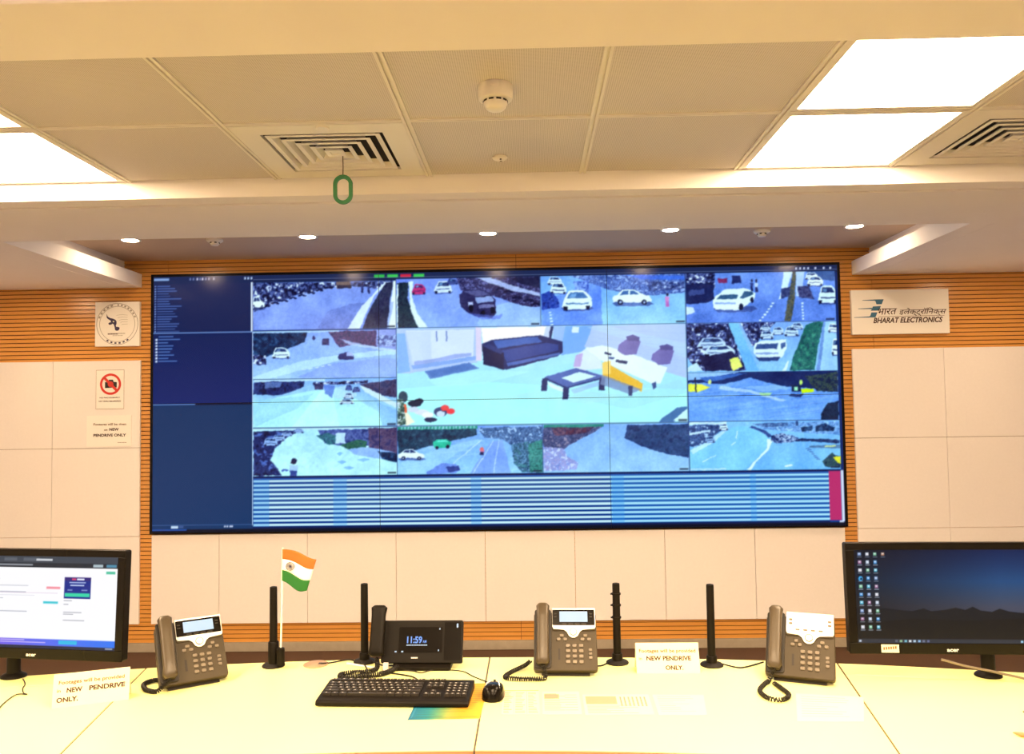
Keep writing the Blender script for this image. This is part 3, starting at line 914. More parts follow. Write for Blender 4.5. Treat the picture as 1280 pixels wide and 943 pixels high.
# sofa
P([(.295,.17),(.33,.13),(.50,.09),(.53,.12),(.575,.16),(.575,.27),(.555,.31),(.38,.44),(.30,.38)], (36,46,96))
P([(.335,.14),(.49,.105),(.505,.16),(.35,.22)], (66,98,168)); P([(.36,.24),(.52,.17),(.56,.19),(.56,.25),(.38,.36)], (50,70,136)); P([(.38,.37),(.565,.27),(.565,.295),(.385,.405)], (90,120,190), .8)
P([(.295,.19),(.345,.26),(.37,.26),(.37,.44),(.30,.38)], (28,32,72)); P([(.32,.17),(.37,.25),(.36,.28),(.30,.19)], (46,58,112))
# low table with white slats, chairs and desk
P([(.625,.30),(.66,.22),(.70,.22),(.71,.44),(.64,.46),(.61,.44)], (210,228,252)); P([(.62,.30),(.645,.28),(.635,.42),(.61,.42)], (186,170,214))
P([(.51,.52),(.62,.43),(.72,.52),(.585,.62)], (84,104,166)); P([(.57,.53),(.63,.47),(.69,.52),(.61,.58)], (206,240,255))
P([(.515,.56),(.58,.64),(.58,.68),(.53,.62)], (214,240,255)); P([(.60,.65),(.71,.56),(.71,.60),(.61,.69)], (150,180,232), .6)
for (x,y) in ((.502,.53),(.575,.62),(.70,.53)): P([(x,y),(x+.02,y),(x+.016,y+.13),(x-.004,y+.13)], (44,52,96))
cv.line([(.51,.53),(.585,.63)], 2.2, (44,56,106)); cv.line([(.585,.63),(.72,.53)], 2.2, (52,66,120))
P([(.655,.24),(.71,.20),(.80,.28),(.935,.44),(.91,.60),(.88,.60),(.72,.38)], (222,246,255)); P([(.72,.36),(.735,.40),(.85,.60),(.845,.68),(.71,.52)], (226,182,64)); P([(.71,.38),(.74,.36),(.74,.50),(.71,.50)], (236,206,110))
P([(.71,.5),(.845,.66),(.80,.70),(.70,.60)], (120,140,176), .8); P([(.80,.62),(.815,.62),(.812,.72),(.80,.72)], (60,70,110)); P([(.88,.60),(.895,.58),(.895,.64),(.885,.66)], (60,80,130))
P([(.72,.27),(.745,.29),(.742,.31),(.718,.29)], (40,50,90)); P([(.76,.35),(.80,.37),(.795,.40),(.757,.375)], (40,50,90)); P([(.735,.32),(.755,.33),(.75,.35),(.735,.345)], (70,90,140))
for dx, dy in ((0,0),(.115,.10)):
    P([(.77+dx,.20+dy),(.80+dx,.14+dy),(.845+dx,.17+dy),(.83+dx,.30+dy),(.79+dx,.31+dy),(.765+dx,.26+dy)], (112,108,168)); P([(.795+dx,.12+dy),(.82+dx,.10+dy),(.842+dx,.13+dy),(.84+dx,.17+dy),(.80+dx,.16+dy)], (84,82,140))
P([(.91,.96),(.965,.85),(1,.84),(1,.90),(.95,1),(.90,1)], (70,112,160)); P([(.95,.98),(1,.86),(1,1)], (196,236,246))
# shoes by the door
for (x,y,w,h,c) in ((.02,.70,.02,.06,(52,72,90)),(.06,.77,.03,.035,(30,34,58)),(.075,.745,.02,.03,(34,36,60)),(.085,.86,.03,.03,(214,224,240)),(.105,.89,.025,.03,(232,240,250)),(.115,.94,.028,.025,(44,48,80)),(.15,.86,.03,.05,(60,70,110)),(.165,.82,.018,.03,(226,80,80)),(.185,.855,.018,.03,(232,70,78)),(.15,.88,.02,.03,(200,220,240)),(.055,.83,.025,.03,(200,214,236))): cv.ell(x,y,w*.8,h,c)
P([(0,.76),(.03,.78),(.035,.86),(0,.88)], (220,96,60)); P([(.005,.88),(.035,.86),(.06,.96),(.03,1)], (236,236,206)); cv.clutter([(0,.72),(.02,.72),(.03,.98),(0,1)], [(40,60,70),(80,110,90),(200,220,230)], 2)
# --- D2
cv.frame(cD+1, r1+.4, cE, r2-.4).grad((136, 170, 226), (150, 196, 246)); cv.grain(.02, 3)
cv.clutter([(0,0),(.32,0),(.40,.5),(.42,.98),(.06,.98),(0,.7)], BIKES, 3.6)
car(.06,.30,.2,.22,'front',(190,210,240)); car(.10,.46,.22,.22,'front',(206,224,250)); P([(.08,.70),(.30,.58),(.36,.80),(.30,.98),(.12,.96)], (34,36,70)); P([(.28,.74),(.34,.70),(.37,.9),(.30,.98)], (222,224,120))
P([(0,.9),(.06,.8),(.10,.98),(0,.98)], (206,228,250))
P([(.28,0),(.345,0),(.475,1),(.395,1)], (126,182,244)); cv.clutter([(.36,.0),(.6,.0),(.5,.3),(.44,.5)], BIKES, 3)
for (x,y,w,h) in ((.49,.06,.07,.12),(.57,.10,.08,.16),(.65,.10,.10,.2),(.49,.18,.09,.16),(.70,.02,.08,.14)): car(x,y,w,h,'front',(206,226,250))
P([(.455,.42),(.50,.37),(.62,.37),(.66,.36),(.67,.52),(.63,.74),(.47,.74),(.445,.62)], (228,242,255)); P([(.47,.44),(.61,.43),(.60,.54),(.46,.55)], (64,86,130)); P([(.46,.62),(.61,.62),(.61,.66),(.46,.66)], (150,170,210)); P([(.625,.44),(.66,.40),(.66,.5),(.63,.56)], (64,86,130)); P([(.46,.72),(.62,.72),(.61,.79),(.48,.79)], (50,66,110))
cv.clutter([(.80,.06),(.88,.0),(.92,.0),(.875,.5),(.85,1),(.68,1),(.72,.62)], [(26,66,76),(44,104,92),(34,84,84),(60,130,110)], 3)
P([(.93,0),(1,0),(1,1),(.88,1),(.9,.4)], (170,206,250)); P([(.915,.02),(.93,.02),(.885,1),(.86,1)], (110,140,190)); car(.945,.05,.07,.18,'front'); car(.965,.36,.06,.34,'front'); P([(.63,1),(.67,.8),(.68,.8),(.655,1)], (220,236,255))
# --- D3
cv.frame(cD+1, r2+.4, cE, r3-.6).grad((110, 150, 214), (126, 170, 232)); cv.streaks((190,216,250), 60, -.35, .22, .35, .7); cv.streaks((70,100,170), 50, -.35, .2, .3, .9); cv.grain(.03, 2.5)
P([(0,0),(1,0),(1,.42),(.85,.36),(.62,.30),(.42,.12),(.24,.24),(.12,.22),(0,.2)], (24,40,84)); P([(0,.0),(.36,.0),(.2,.06),(.1,.14),(0,.16)], (150,184,236)); P([(.08,.1),(.28,.04),(.4,.02),(.3,.10),(.12,.2)], (60,96,160))
P([(.22,.28),(.4,.36),(.66,.60),(.62,.62),(.4,.42),(.2,.34)], (206,226,255), .7); P([(.36,.3),(.6,.28),(.7,.36),(.5,.4)], (160,196,246), .7); P([(.47,.42),(.56,.42),(.54,.5),(.48,.48)], (180,220,170))
P([(0,.22),(.08,.24),(.15,.31),(.06,.40),(0,.38)], (226,226,90)); P([(.04,.10),(.05,.10),(.055,.4),(.045,.4)], (30,36,60)); cv.ell(.145,.2,.012,.05,(210,220,140))
cv.clutter([(.78,.1),(1,.02),(1,.44),(.86,.40)], [(24,34,60),(40,56,78),(70,86,70),(30,40,70)], 3)
P([(.75,.36),(.84,.36),(.84,.42),(.76,.46)], (206,228,40)); P([(.69,.28),(.75,.28),(.755,.42),(.69,.42)], (30,44,70)); P([(.71,.32),(.735,.32),(.735,.40),(.71,.40)], (170,230,190)); cv.ell(.753,.23,.01,.05,(190,220,120)); P([(.68,.46),(.77,.47),(.75,.54),(.67,.52)], (50,66,110))
cv.clutter([(.88,.9),(.93,.66),(1,.62),(1,1),(.88,1)], [(14,26,50),(26,46,70),(20,34,60)], 3)
# --- B4
cv.frame(cB+.8, r3+1.4, cC, r4).grad((132, 168, 236), (160, 204, 255)); cv.streaks((206,230,255), 40, -.28, .35, .3, .9); cv.grain(.025, 3)
cv.clutter([(0,.02),(.54,.02),(.55,.2),(.38,.30),(.25,.40),(.0,.56)], [(22,40,64),(36,64,84),(28,52,76),(50,84,104)], 4)
P([(.0,.78),(.3,.46),(.55,.28),(.60,.3),(.42,.55),(.2,1),(0,1)], (176,214,255), .6); P([(.5,1),(.64,.36),(.72,.3),(.78,1)], (136,160,232), .7)
for a_ in ((.58,.3,.30,1),(.66,.32,.52,1),(.70,.3,.66,1)): cv.line([(a_[0],a_[1]),(a_[2],a_[3])], 1.1, (206,228,255), .8)
cv.clutter([(.55,.05),(1,.03),(1,.5),(.85,.55),(.72,.30),(.60,.25)], [(60,84,120),(110,140,180),(40,64,100),(170,196,230)], 3); cv.clutter([(.78,.4),(1,.3),(1,1),(.86,1),(.8,.8)], [(50,84,110),(120,160,190),(36,64,90),(80,130,140)], 3)
cv.clutter([(.9,.4),(1,.3),(1,.98),(.91,.98)], [(40,90,90),(80,150,140),(56,110,110)], 3)
car(.0,.47,.185,.24,'side',(238,248,255)); P([(.24,.34),(.27,.27),(.34,.27),(.37,.34),(.36,.44),(.25,.46)], (60,180,150)); P([(.265,.33),(.28,.29),(.34,.29),(.35,.33)], (120,220,200)); cv.ell(.27,.45,.012,.04,DRK); cv.ell(.345,.43,.012,.04,DRK)
P([(.20,.96),(.30,.78),(.40,.80),(.43,.92),(.40,1),(.2,1)], (120,146,210)); P([(.33,.86),(.42,.84),(.43,.94),(.35,.98)], (52,66,126)); person(.58,.46,.036,.16,(206,130,160)); cv.ell(.58,.49,.012,.04,(230,120,110))
cv.rect(0,-.02,.55,.06,(56,140,120)); 
for k in range(22): cv.rect(.02+k*.024,-.01,.032+k*.024,.05,(190,225,235),.6)
# --- C4
cv.frame(cC+1, r3+1.4, cD, r4).grad((140, 176, 236), (164, 200, 248)); cv.grain(.015, 4)
cv.clutter([(0,.04),(.42,.03),(.36,.16),(.24,.32),(.14,.52),(0,.5)], [(60,70,104),(110,110,140),(44,56,96),(150,140,160)], 3.4)
cv.clutter([(0,.46),(.14,.5),(.16,.66),(.24,.80),(.22,.95),(0,.97)], [(150,160,206),(180,170,206),(130,146,200),(210,214,238)], 2.8); cv.clutter([(.05,.03),(.36,.03),(.3,.18),(.08,.24)], [(92,56,74),(60,50,80),(110,80,96)], 3)
P([(.58,.03),(1,.02),(1,.72),(.84,.64),(.68,.48),(.56,.30)], (44,64,104)); cv.clutter([(.60,.04),(1,.03),(1,.70),(.84,.62),(.68,.46),(.57,.28)], [(36,52,88),(56,78,116),(44,66,100)], 4)
cv.rect(0,-.02,.42,.05,(56,130,120))
# --- D4
cv.frame(cD+1, r3+.8, cE, r4).grad((140, 188, 238), (128, 184, 238)); cv.grain(.015, 3)
P([(.0,.60),(.2,.30),(.30,.10),(.42,.10),(.53,.36),(.50,.62),(.36,1),(0,1)], (142,200,250)); P([(0,.58),(.14,.36),(.24,.14),(.26,.16),(.16,.42),(.02,.66)], (206,232,255), .8)
cv.clutter([(0,.06),(.2,.05),(.22,.16),(.14,.36),(.03,.52),(0,.5)], [(40,56,96),(90,116,160),(30,44,84),(180,206,236)], 3); car(.2,.02,.055,.16,'front',(226,242,255)); car(.10,.3,.07,.12,'front',(170,200,235)); cv.rect(0,.0,.25,.05,(206,226,246))
P([(.0,.22),(.14,.16),(.14,.20),(0,.27)], (200,222,246)); P([(.52,.36),(.555,.40),(.52,.62),(.45,.82),(.40,1),(.375,1),(.46,.74),(.515,.56)], (226,244,255))
for a_ in ((.08,.83,.17,.69),(.275,.48,.305,.42),(.31,.36,.32,.2)): cv.line([(a_[0],a_[1]),(a_[2],a_[3])], 1.1, (220,240,255), .9)
cv.clutter([(.42,.04),(1,.02),(1,.3),(.75,.24),(.5,.16)], [(100,140,190),(150,186,226),(80,116,170),(170,206,240)], 4); cv.clutter([(.42,.05),(.66,.02),(.66,.10),(.52,.12)], [(56,80,124),(110,140,180)], 2); P([(.71,.0),(.725,.0),(.725,.1),(.71,.1)], (50,70,110))
P([(.42,.09),(.5,.18),(.56,.30),(.53,.34),(.47,.2),(.40,.12)], (50,70,120)); cv.clutter([(.55,.28),(.62,.24),(.72,.34),(.74,.42),(.58,.46),(.54,.42)], [(24,34,70),(60,80,130),(210,230,250),(40,56,100)], 2.4)
cv.clutter([(.72,.36),(1,.40),(1,.48),(.74,.42)], [(30,44,80),(50,70,110)], 3); cv.clutter([(.74,.14),(.82,.10),(.82,.2),(.75,.22)], TREES, 2.5); cv.clutter([(.84,.12),(.9,.06),(.97,.16),(.96,.22),(.84,.22)], TREES, 2.5)
P([(.8,.52),(1,.5),(1,.58),(.8,.56)], (90,120,150)); P([(.9,.52),(.97,.51),(.97,.54),(.9,.55)], (210,220,160))
for k in range(7): cv.rect(.775+.011*k,.56+.038*k,.80+.011*k,.575+.038*k,(60,84,130))
cv.clutter([(.88,.84),(.95,.66),(.97,.72),(1,.74),(1,.98),(.9,.96)], [(24,40,60),(60,90,90),(40,60,80)], 3); P([(.955,.76),(1,.74),(1,.90),(.98,.88)], (224,214,70)); P([(.63,.92),(.68,.89),(.68,.93),(.63,.95)], (226,240,255)); cv.rect(0,.96,.24,.99,(210,230,250),.8)
# camera pictures: uneven organic edges, soft focus, sensor noise, blue cast
for fr_ in ((cA,r0+1,cB,r1),(cA,r1+1.6,cB,r2),(cA,r2+1.2,cB,r3),(cA,r3+1.2,cB,r4),(cB+.8,r0-1,cC,r1),(cC+1,r0-1.5,cD,r1),(cD+1,r0-1.5,cE,r1-.6),(cB+.8,r1+.8,cD-.8,r3+.6),(cD+1,r1+.4,cE,r2-.4),(cD+1,r2+.4,cE,r3-.6),(cB+.8,r3+1.4,cC,r4),(cC+1,r3+1.4,cD,r4),(cD+1,r3+.8,cE,r4)):
    cv.frame(*fr_)
    lob = fr_[2]-fr_[0] > 300
    cv.warp(.7 if lob else 1.3, 7.0)
    x0_, y0_, x1_, y1_ = cv.clip
    x1_ = min(x1_, cv.W); y1_ = min(y1_, cv.H)
    reg = cv.a[y0_:y1_, x0_:x1_]
    reg = soften(reg, 2)
    hh, ww = reg.shape[:2]
    nz = (cv.vn(hh, ww, 2.4)-.5)*.10 + (cv.vn(hh, ww, 6.0)-.5)*.07 + (cv.vn(hh, ww, 30.0)-.5)*.16
    k_ = .35 if lob else 1.0
    reg = reg + k_*nz[..., None]*(.35+.65*(1-np.abs(reg.mean(-1, keepdims=True)*2-1)))
    lum = reg.mean(-1, keepdims=True)
    reg = lum + (reg-lum)*(1.05 if lob else 1.22)
    reg = ((reg-.5)*1.10+.53)*(np.array([.97, 1.0, 1.04]) if lob else np.array([.91, .99, 1.05]))
    cv.a[y0_:y1_, x0_:x1_] = np.clip(reg, 0, 1)
# --- time line stripes
cv.full(); cv.frame(0, 0, 1, 1); cv.clip = (0, 0, cv.W, cv.H)
for y in (r1, r2, r3):
    for xa, xb in (((cA, cB), (cD, VW-4)) if y == r2 else ((cA, VW-4),)): cv.rect(xa, y-.3, xb, y+.5, (70, 100, 170), .7)
for x, ya, yb in ((cB, r0-1, r4), (cC, r0-1, r1), (cC, r3, r4), (cD, r0-1, r4)): cv.rect(x-.4, ya, x+.5, yb, (60, 86, 150), .8)
for x in (cB, cC, cD, cE):
    for y in ((r1, r4) if x == cC else (r1, r3, r4)): cv.rect(x-12, y-3.4, x-1.5, y-1.0, (24, 34, 66), .75)
cv.rect(cA, 253.6, VW-3, 318, (10, 64, 150)); cv.rect(cA, 254, VW-3, 256, (10, 26, 80))
for k in range(11):
    y = 258.4+k*5.42
    cv.rect(cA, y-1.7, 573, y+3.7, (8, 56, 140)); cv.rect(573, y-1.7, 841, y+3.7, (14, 84, 176)); cv.rect(cA, y, 573, y+2.7, (204, 246, 255)); cv.rect(573, y, 841, y+2.7, (166, 230, 255))
for x0, x1 in ((cA, 148), (228, 245), (400, 413), (575, 590), (745, 752)): cv.rect(x0, 256.5, x1, 317, (52, 150, 240), .32)
cv.rect(cA, 256.4, 841, 258, (40, 90, 180), .7)
cv.rect(841, 255.6, 855.5, 316, (186, 44, 110)); cv.rect(856, 255, 859, 317, (214, 228, 250)); cv.rect(cA, 316.4, 841, 318, (12, 30, 84))
cv.rect(853, 316.4, 858, 318.6, (206, 222, 250))
big = np.clip(soften(cv.down(2), 1), 0, 1)

# --- the wall itself: six thin-bezel displays
SW, SX, SZ = 4.4376, -2.4554, EYE+0.9321
SHt = SW*18/48
vwall = empty('video_wall', (SX+SW/2, D+0.015, SZ-SHt))
tag(vwall, 'large blue-lit video wall of six displays showing camera pictures', 'video wall')
pw, ph = SW/3, SHt/2
H_, W_ = big.shape[:2]
for r in range(2):
    for c in range(3):
        cx = -SW/2 + (c+.5)*pw; cz = SHt - (r+.5)*ph
        d = empty('display_panel', (cx, 0, cz)); d.parent = vwall
        m = MB().box((-pw/2+.0004, -0.032, -ph/2+.0004), (pw/2-.0004, 0.0, ph/2-.0004))
        m.build('display_housing', BEZEL, d)
        sub = big[r*H_//2:(r+1)*H_//2, c*W_//3:(c+1)*W_//3]
        picture_mesh('screen', sub, pw-.0028, ph-.0028, SCREEN, d, wallM(0, -0.0325, 0))
m = MB()
b = 0.016
for lo, hi in (((-SW/2-b, -b*.4), (SW/2+b, 0)), ((-SW/2-b, SHt), (SW/2+b, SHt+b)), ((-SW/2-b, 0), (-SW/2, SHt)), ((SW/2, 0), (SW/2+b, SHt))):
    m.box((lo[0], -0.034, lo[1]), (hi[0], 0.0, hi[1]))
m.build('outer_frame', BEZEL, vwall)
# ================================================================== signs on the wall
def plate(name, x0, x1, z0, z1, y0, y1, material, label, cat, bevel=0.0015):
    root = empty(name, ((x0+x1)/2, y1, z0))
    MB().box((-(x1-x0)/2, y0-y1, 0), ((x1-x0)/2, 0, z1-z0)).build('sign_board', material, root, bevel=bevel)
    tag(root, label, cat)
    w, h = x1-x0, z1-z0
    # print frame: 0..1 from the top left, y down
    def fr(a, b, lift=0.0006):
        return (-w/2+a*w, y0-y1-lift, h*(1-b))
    return root, w, h, fr
def ink(root, fr, w, h, polys, material, name='print', lift=0.0006, thick=0.0004):
    m = MB()
    for pts in polys:
        P3 = [fr(a, b, lift) for a, b in pts]
        n = len(P3)
        vs = P3 + [(p[0], p[1]+thick, p[2]) for p in P3]
        fs = [tuple(range(n)), tuple(range(n, 2*n))[::-1]] + [(i, (i+1) % n, n+(i+1) % n, n+i) for i in range(n)]
        m.add(vs, fs)
    o = m.build(name, material, root)
    if len(polys) > 1:
        o['kind'] = 'stuff'
    return o
def arc(cx, cy, r0, r1, a0, a1, n=40):
    """thick arc in print frame units as quads"""
    out = []
    for i in range(n):
        t0 = a0+(a1-a0)*i/n; t1 = a0+(a1-a0)*(i+1)/n
        out.append([(cx+r0*math.cos(t0), cy+r0*math.sin(t0)), (cx+r1*math.cos(t0), cy+r1*math.sin(t0)), (cx+r1*math.cos(t1), cy+r1*math.sin(t1)), (cx+r0*math.cos(t1), cy+r0*math.sin(t1))])
    return out
def wtext(root, fr, s, a, b, size, material, align='LEFT', fit=None, shear=0, bold=0, fith=None):
    p = fr(a, b, 0.0011)
    return text(s, size, material, root, wallM(*p), align, fit, shear, bold, fith=fith)

# round emblem on a square board
rt, w, h, fr = plate('emblem_sign', -2.845, -2.551, 1.982, 2.274, D-0.008, D+0.016, NOTICE, 'square cream sign with a round emblem and dark winged figure on the wood', 'sign')
ink(rt, fr, w, h, arc(.5,.5,.458,.470,0,2*PI,64), GREYI, 'emblem_ring'); ink(rt, fr, w, h, arc(.5,.5,.392,.402,0,2*PI,64), GREYI, 'emblem_ring')
ink(rt, fr, w, h, arc(.5,.5,.412,.448,PI*1.10,PI*1.46,10)[::2] + arc(.5,.5,.412,.448,PI*1.5,PI*1.92,14)[::2], GREYI, 'rim_lettering')
ink(rt, fr, w, h, arc(.5,.5,.412,.446,PI*.30,PI*.72,12)[::2], NAVY, 'rim_lettering')
ink(rt, fr, w, h, [[(.262,.265),(.285,.33),(.34,.362),(.40,.375),(.455,.40),(.485,.44),(.485,.49),(.468,.535),(.476,.56),(.515,.565),(.548,.575),(.555,.60),(.545,.625),(.515,.65),(.475,.65),(.448,.625),(.445,.585),(.425,.515),(.40,.49),(.365,.51),(.32,.515),(.298,.49),(.318,.465),(.36,.455),(.35,.42),(.29,.385),(.258,.345)]], NAVY, 'winged_figure')
ink(rt, fr, w, h, [[(.395,.435),(.43,.425),(.435,.455),(.41,.46)]], PAPER, 'figure_eye', 0.0011)
ink(rt, fr, w, h, [[(.48+.03*k,.30+.058*k-.02*math.sin(0)),(.60,.285+.055*k),(.735,.30+.05*k),(.735,.305+.05*k),(.60,.291+.055*k),(.48+.03*k,.306+.058*k)] for k in range(5)], GREYI, 'flag_lines')
wtext(rt, fr, 'पोलीस', .5, .735, .03, INK, 'CENTER', .11, 0) if False else None
ink(rt, fr, w, h, [[(.29+.026*k,.705),(.308+.026*k,.705),(.308+.026*k,.735),(.29+.026*k,.735)] for k in range(9)] , INK, 'motto_lettering')
ink(rt, fr, w, h, [[(.53+.026*k,.700),(.548+.026*k,.700),(.548+.026*k,.722),(.53+.026*k,.722)] for k in range(6)] + [[(.40+.026*k,.752),(.415+.026*k,.752),(.415+.026*k,.768),(.40+.026*k,.768)] for k in range(9)], GREYI, 'motto_lettering')

# no-camera notice
rt, w, h, fr = plate('no_camera_notice', -2.838, -2.652, 1.572, 1.828, D-0.003, D-0.0002, NOTICE, 'white notice with a red no-camera symbol on the wall board', 'sign', 0)
asp = w/h
def cir(cx, cy, r0, r1, a0, a1, n=48):
    return [[(x, cy+(y-cy)*asp) for x, y in q] for q in arc(cx, cy, r0, r1, a0, a1, n)]
ink(rt, fr, w, h, [[(.0,.0),(1,.0),(1,.008),(0,.008)],[(0,.992),(1,.992),(1,1),(0,1)],[(0,0),(.008,0),(.008,1),(0,1)],[(.992,0),(1,0),(1,1),(.992,1)]], INKL, 'border')
cx, cy = .52, .365
ink(rt, fr, w, h, [[(cx-.20,cy-.055),(cx-.09,cy-.055),(cx-.06,cy-.115),(cx+.08,cy-.115),(cx+.11,cy-.06),(cx+.22,cy-.05),(cx+.22,cy+.085),(cx-.20,cy+.10)]], BLKI, 'camera_symbol')
ink(rt, fr, w, h, cir(cx, cy, .0, .10, 0, 2*PI, 24), REDS, 'camera_lens', .0010)
ink(rt, fr, w, h, cir(cx, cy, .295, .375, 0, 2*PI, 60), REDS, 'prohibition_ring', .0014)
d = .21
ink(rt, fr, w, h, [[(cx-d-.03,cy-(d-.035)*asp),(cx-d+.035,cy-(d+.03)*asp),(cx+d+.03,cy+(d-.035)*asp),(cx+d-.035,cy+(d+.03)*asp)]], REDS, 'prohibition_bar', .0017)
wtext(rt, fr, 'NO PHOTOGRAPHY', .5, .725, .012, INK, 'CENTER', .135, 0, .0003)
wtext(rt, fr, 'NO VIDEO RECORDING', .5, .815, .012, INK, 'CENTER', .145, 0, .0003)

# paper notice
rt, w, h, fr = plate('paper_notice', -2.896, -2.602, 1.328, 1.530, D-0.004, D-0.0002, NOTICE, 'cream paper notice about new pendrive below the no-camera notice', 'notice', 0)
wtext(rt, fr, 'Footages will be given', .52, .315, .02, INKL, 'CENTER', .215, 0, .0004)
wtext(rt, fr, 'on', .39, .49, .019, INKL, 'LEFT', .022, 0, .0004)
wtext(rt, fr, 'NEW', .51, .49, .024, INK, 'LEFT', .062, 0, .0009)
wtext(rt, fr, 'PENDRIVE ONLY', .52, .675, .024, INK, 'CENTER', .215, 0, .0009)
wtext(rt, fr, 'Sd/- ACP', .78, .89, .010, INKL, 'CENTER', .05, 0, 0) if False else ink(rt, fr, w, h, [[(.70+.025*k,.868),(.718+.025*k,.866),(.718+.025*k,.884),(.70+.025*k,.886)] for k in range(8)], INKL, 'signature_line')

# company sign
rt, w, h, fr = plate('company_sign', 2.068, 2.686, 1.980, 2.266, D-0.010, D+0.016, NOTICE, 'white sign with blue striped logo and two lines of lettering on the wood', 'sign')
N = lambda x, y: ((x-118)/1040.0, (y-100)/490.0)      # crop units to print frame
for t_, b_ , l0 in (((368,208,464,206),(388,258,442,258),238), ((346,282,434,278),(326,328,408,328),188), ((330,350,390,350),(308,402,372,402),142)):
    pass
for q_ in ([N(360,206),N(464,206),N(442,260),N(386,260),N(378,232)], [N(346,284),N(432,280),N(410,330),N(322,330),N(336,308)], [N(328,350),N(392,350),N(370,404),N(296,404),N(316,384)]):
    ink(rt, fr, w, h, [q_], BLUEL, 'logo_block')
for q_ in ([N(238,212),N(366,207),N(374,220),N(238,217)], [N(188,304),N(340,298),N(332,312),N(188,309)], [N(142,400),N(316,392),N(300,405),N(142,405)]):
    ink(rt, fr, w, h, [q_], BLUEL, 'logo_line')
wtext(rt, fr, 'भारत', *N(398,374), .046, INK, 'LEFT', .122, .25, .0003, .040)
wtext(rt, fr, 'इलेक्ट्रॉिनक्स', *N(626,374), .046, INK, 'LEFT', .300, .25, .0003, .052)
wtext(rt, fr, 'BHARAT ELECTRONICS', *N(345,466), .050, INK, 'LEFT', .440, .28, .0015, .036)
ink(rt, fr, w, h, [[N(404,396),N(1105,392),N(1105,396),N(404,400)]], INKL, 'rule_line')

# ================================================================== curved desk in four modules
SEAM = mat('brown_seam_strip', (0.07, 0.032, 0.012), 0.7)
DCX, DCY = -0.14, -3.916
RO, RI, ZD = 6.50, 5.79, 0.74
DT = 1.053/6.5
def pol(r, t): return (DCX+r*math.sin(t), DCY+r*math.cos(t))
def sector(m, r0, r1, t0, t1, z0, z1, n=14):
    out = [pol(r1, t0+(t1-t0)*i/n) for i in range(n+1)] + [pol(r0, t1-(t1-t0)*i/n) for i in range(n+1)]
    m.prism(out, z0, z1)
labels = {-2: 'cream curved desk module at the far left, under the left monitor', -1: 'cream curved desk module left of the centre seam, carrying the keyboard',
          0: 'cream curved desk module right of the centre seam, carrying two grey phones', 1: 'cream curved desk module at the far right, under the right monitor'}
for k in range(-2, 2):
    t0, t1 = k*DT, (k+1)*DT
    tm = (t0+t1)/2
    bx, by = pol((RO+RI)/2, tm)
    root = empty('desk_module', (bx, by, 0))
    Minv = Matrix.Translation((-bx, -by, 0))
    e = 0.0024/RO
    def part(name, material, *a, bevel=0.0):
        m = MB(); sector(m, *a)
        m.v = [tuple(Minv @ Vector(p)) for p in m.v]
        return m.build(name, material, root, bevel=bevel)
    flap = k in (-2, 1)
    part('tabletop', DESKM, RI+0.004, RO-(0.105 if flap else 0), t0+e, t1-e, ZD-0.03, ZD, bevel=0.0015)
    if flap:
        part('cable_flap', DESKM, RO-0.102, RO, t0+e, t1-e, ZD-0.03, ZD-0.0005, bevel=0.0015)
    gap = 0.0022/RO
    if k < 1:
        part('seam_strip', DARKP if k == -1 else SEAM, RI+0.004, RO, t1-gap, t1+gap, ZD-0.03, ZD-(0.0008 if k == -1 else 0.0015))
    part('edge_band', EDGE, RI, RI+0.004, t0+e, t1-e, ZD-0.03, ZD-0.001)
    part('modesty_panel', DARKP, RO-0.10, RO-0.08, t0+2*e, t1-2*e, 0.06, ZD-0.03)
    for t in (t0+0.004, t1-0.004):
        part('side_panel', DARKP, RI+0.10, RO-0.04, t-0.0018, t+0.0018, 0.0, ZD-0.03)
    tag(root, labels[k], 'desk', 'curved desk modules')

# ================================================================== desk phones
TH = math.radians(52)
def faceM(origin, th=TH):
    bvec = Vector((0, math.cos(th), math.sin(th))); nvec = Vector((0, -math.sin(th), math.cos(th)))
    M = Matrix((Vector((1,0,0)), bvec, nvec)).transposed().to_4x4()
    return Matrix.Translation(origin) @ M
def handset(root, M, x, y0, L, w, material, t=0.028, bulge=0.010):
    """bar handset lofted along its length on the face plane"""
    m = MB(); secs = 22; n = 20; vs = []; fs = []
    for i in range(secs+1):
        s = i/secs
        end = max(0.0, abs(s-.5)*2-.60)/.40
        ww = w*(0.86+0.14*end)
        tt = t*(0.80+0.25*end)
        cap = min(1.0, min(s, 1-s)/0.035); cap = math.sin(cap*PI/2)*.35+.65 if cap < 1 else 1
        zc = 0.014+bulge*(1-end*.8)
        for j in range(n):
            a = 2*PI*j/n
            ca, sa = math.cos(a), math.sin(a)
            e = 0.62
            px = abs(ca)**e*(1 if ca > 0 else -1)*ww/2*cap
            pz = abs(sa)**e*(1 if sa > 0 else -1)*tt/2*cap
            vs.append((x+px, y0+L*s, zc+pz))
    for i in range(secs):
        for j in range(n):
            j2 = (j+1) % n
            fs.append((i*n+j, i*n+j2, (i+1)*n+j2, (i+1)*n+j))
    fs.append(tuple(range(n))[::-1]); fs.append(tuple(range(secs*n, (secs+1)*n)))
    m.add(vs, fs, M)
    return m.build('handset', material, root, smooth=True)

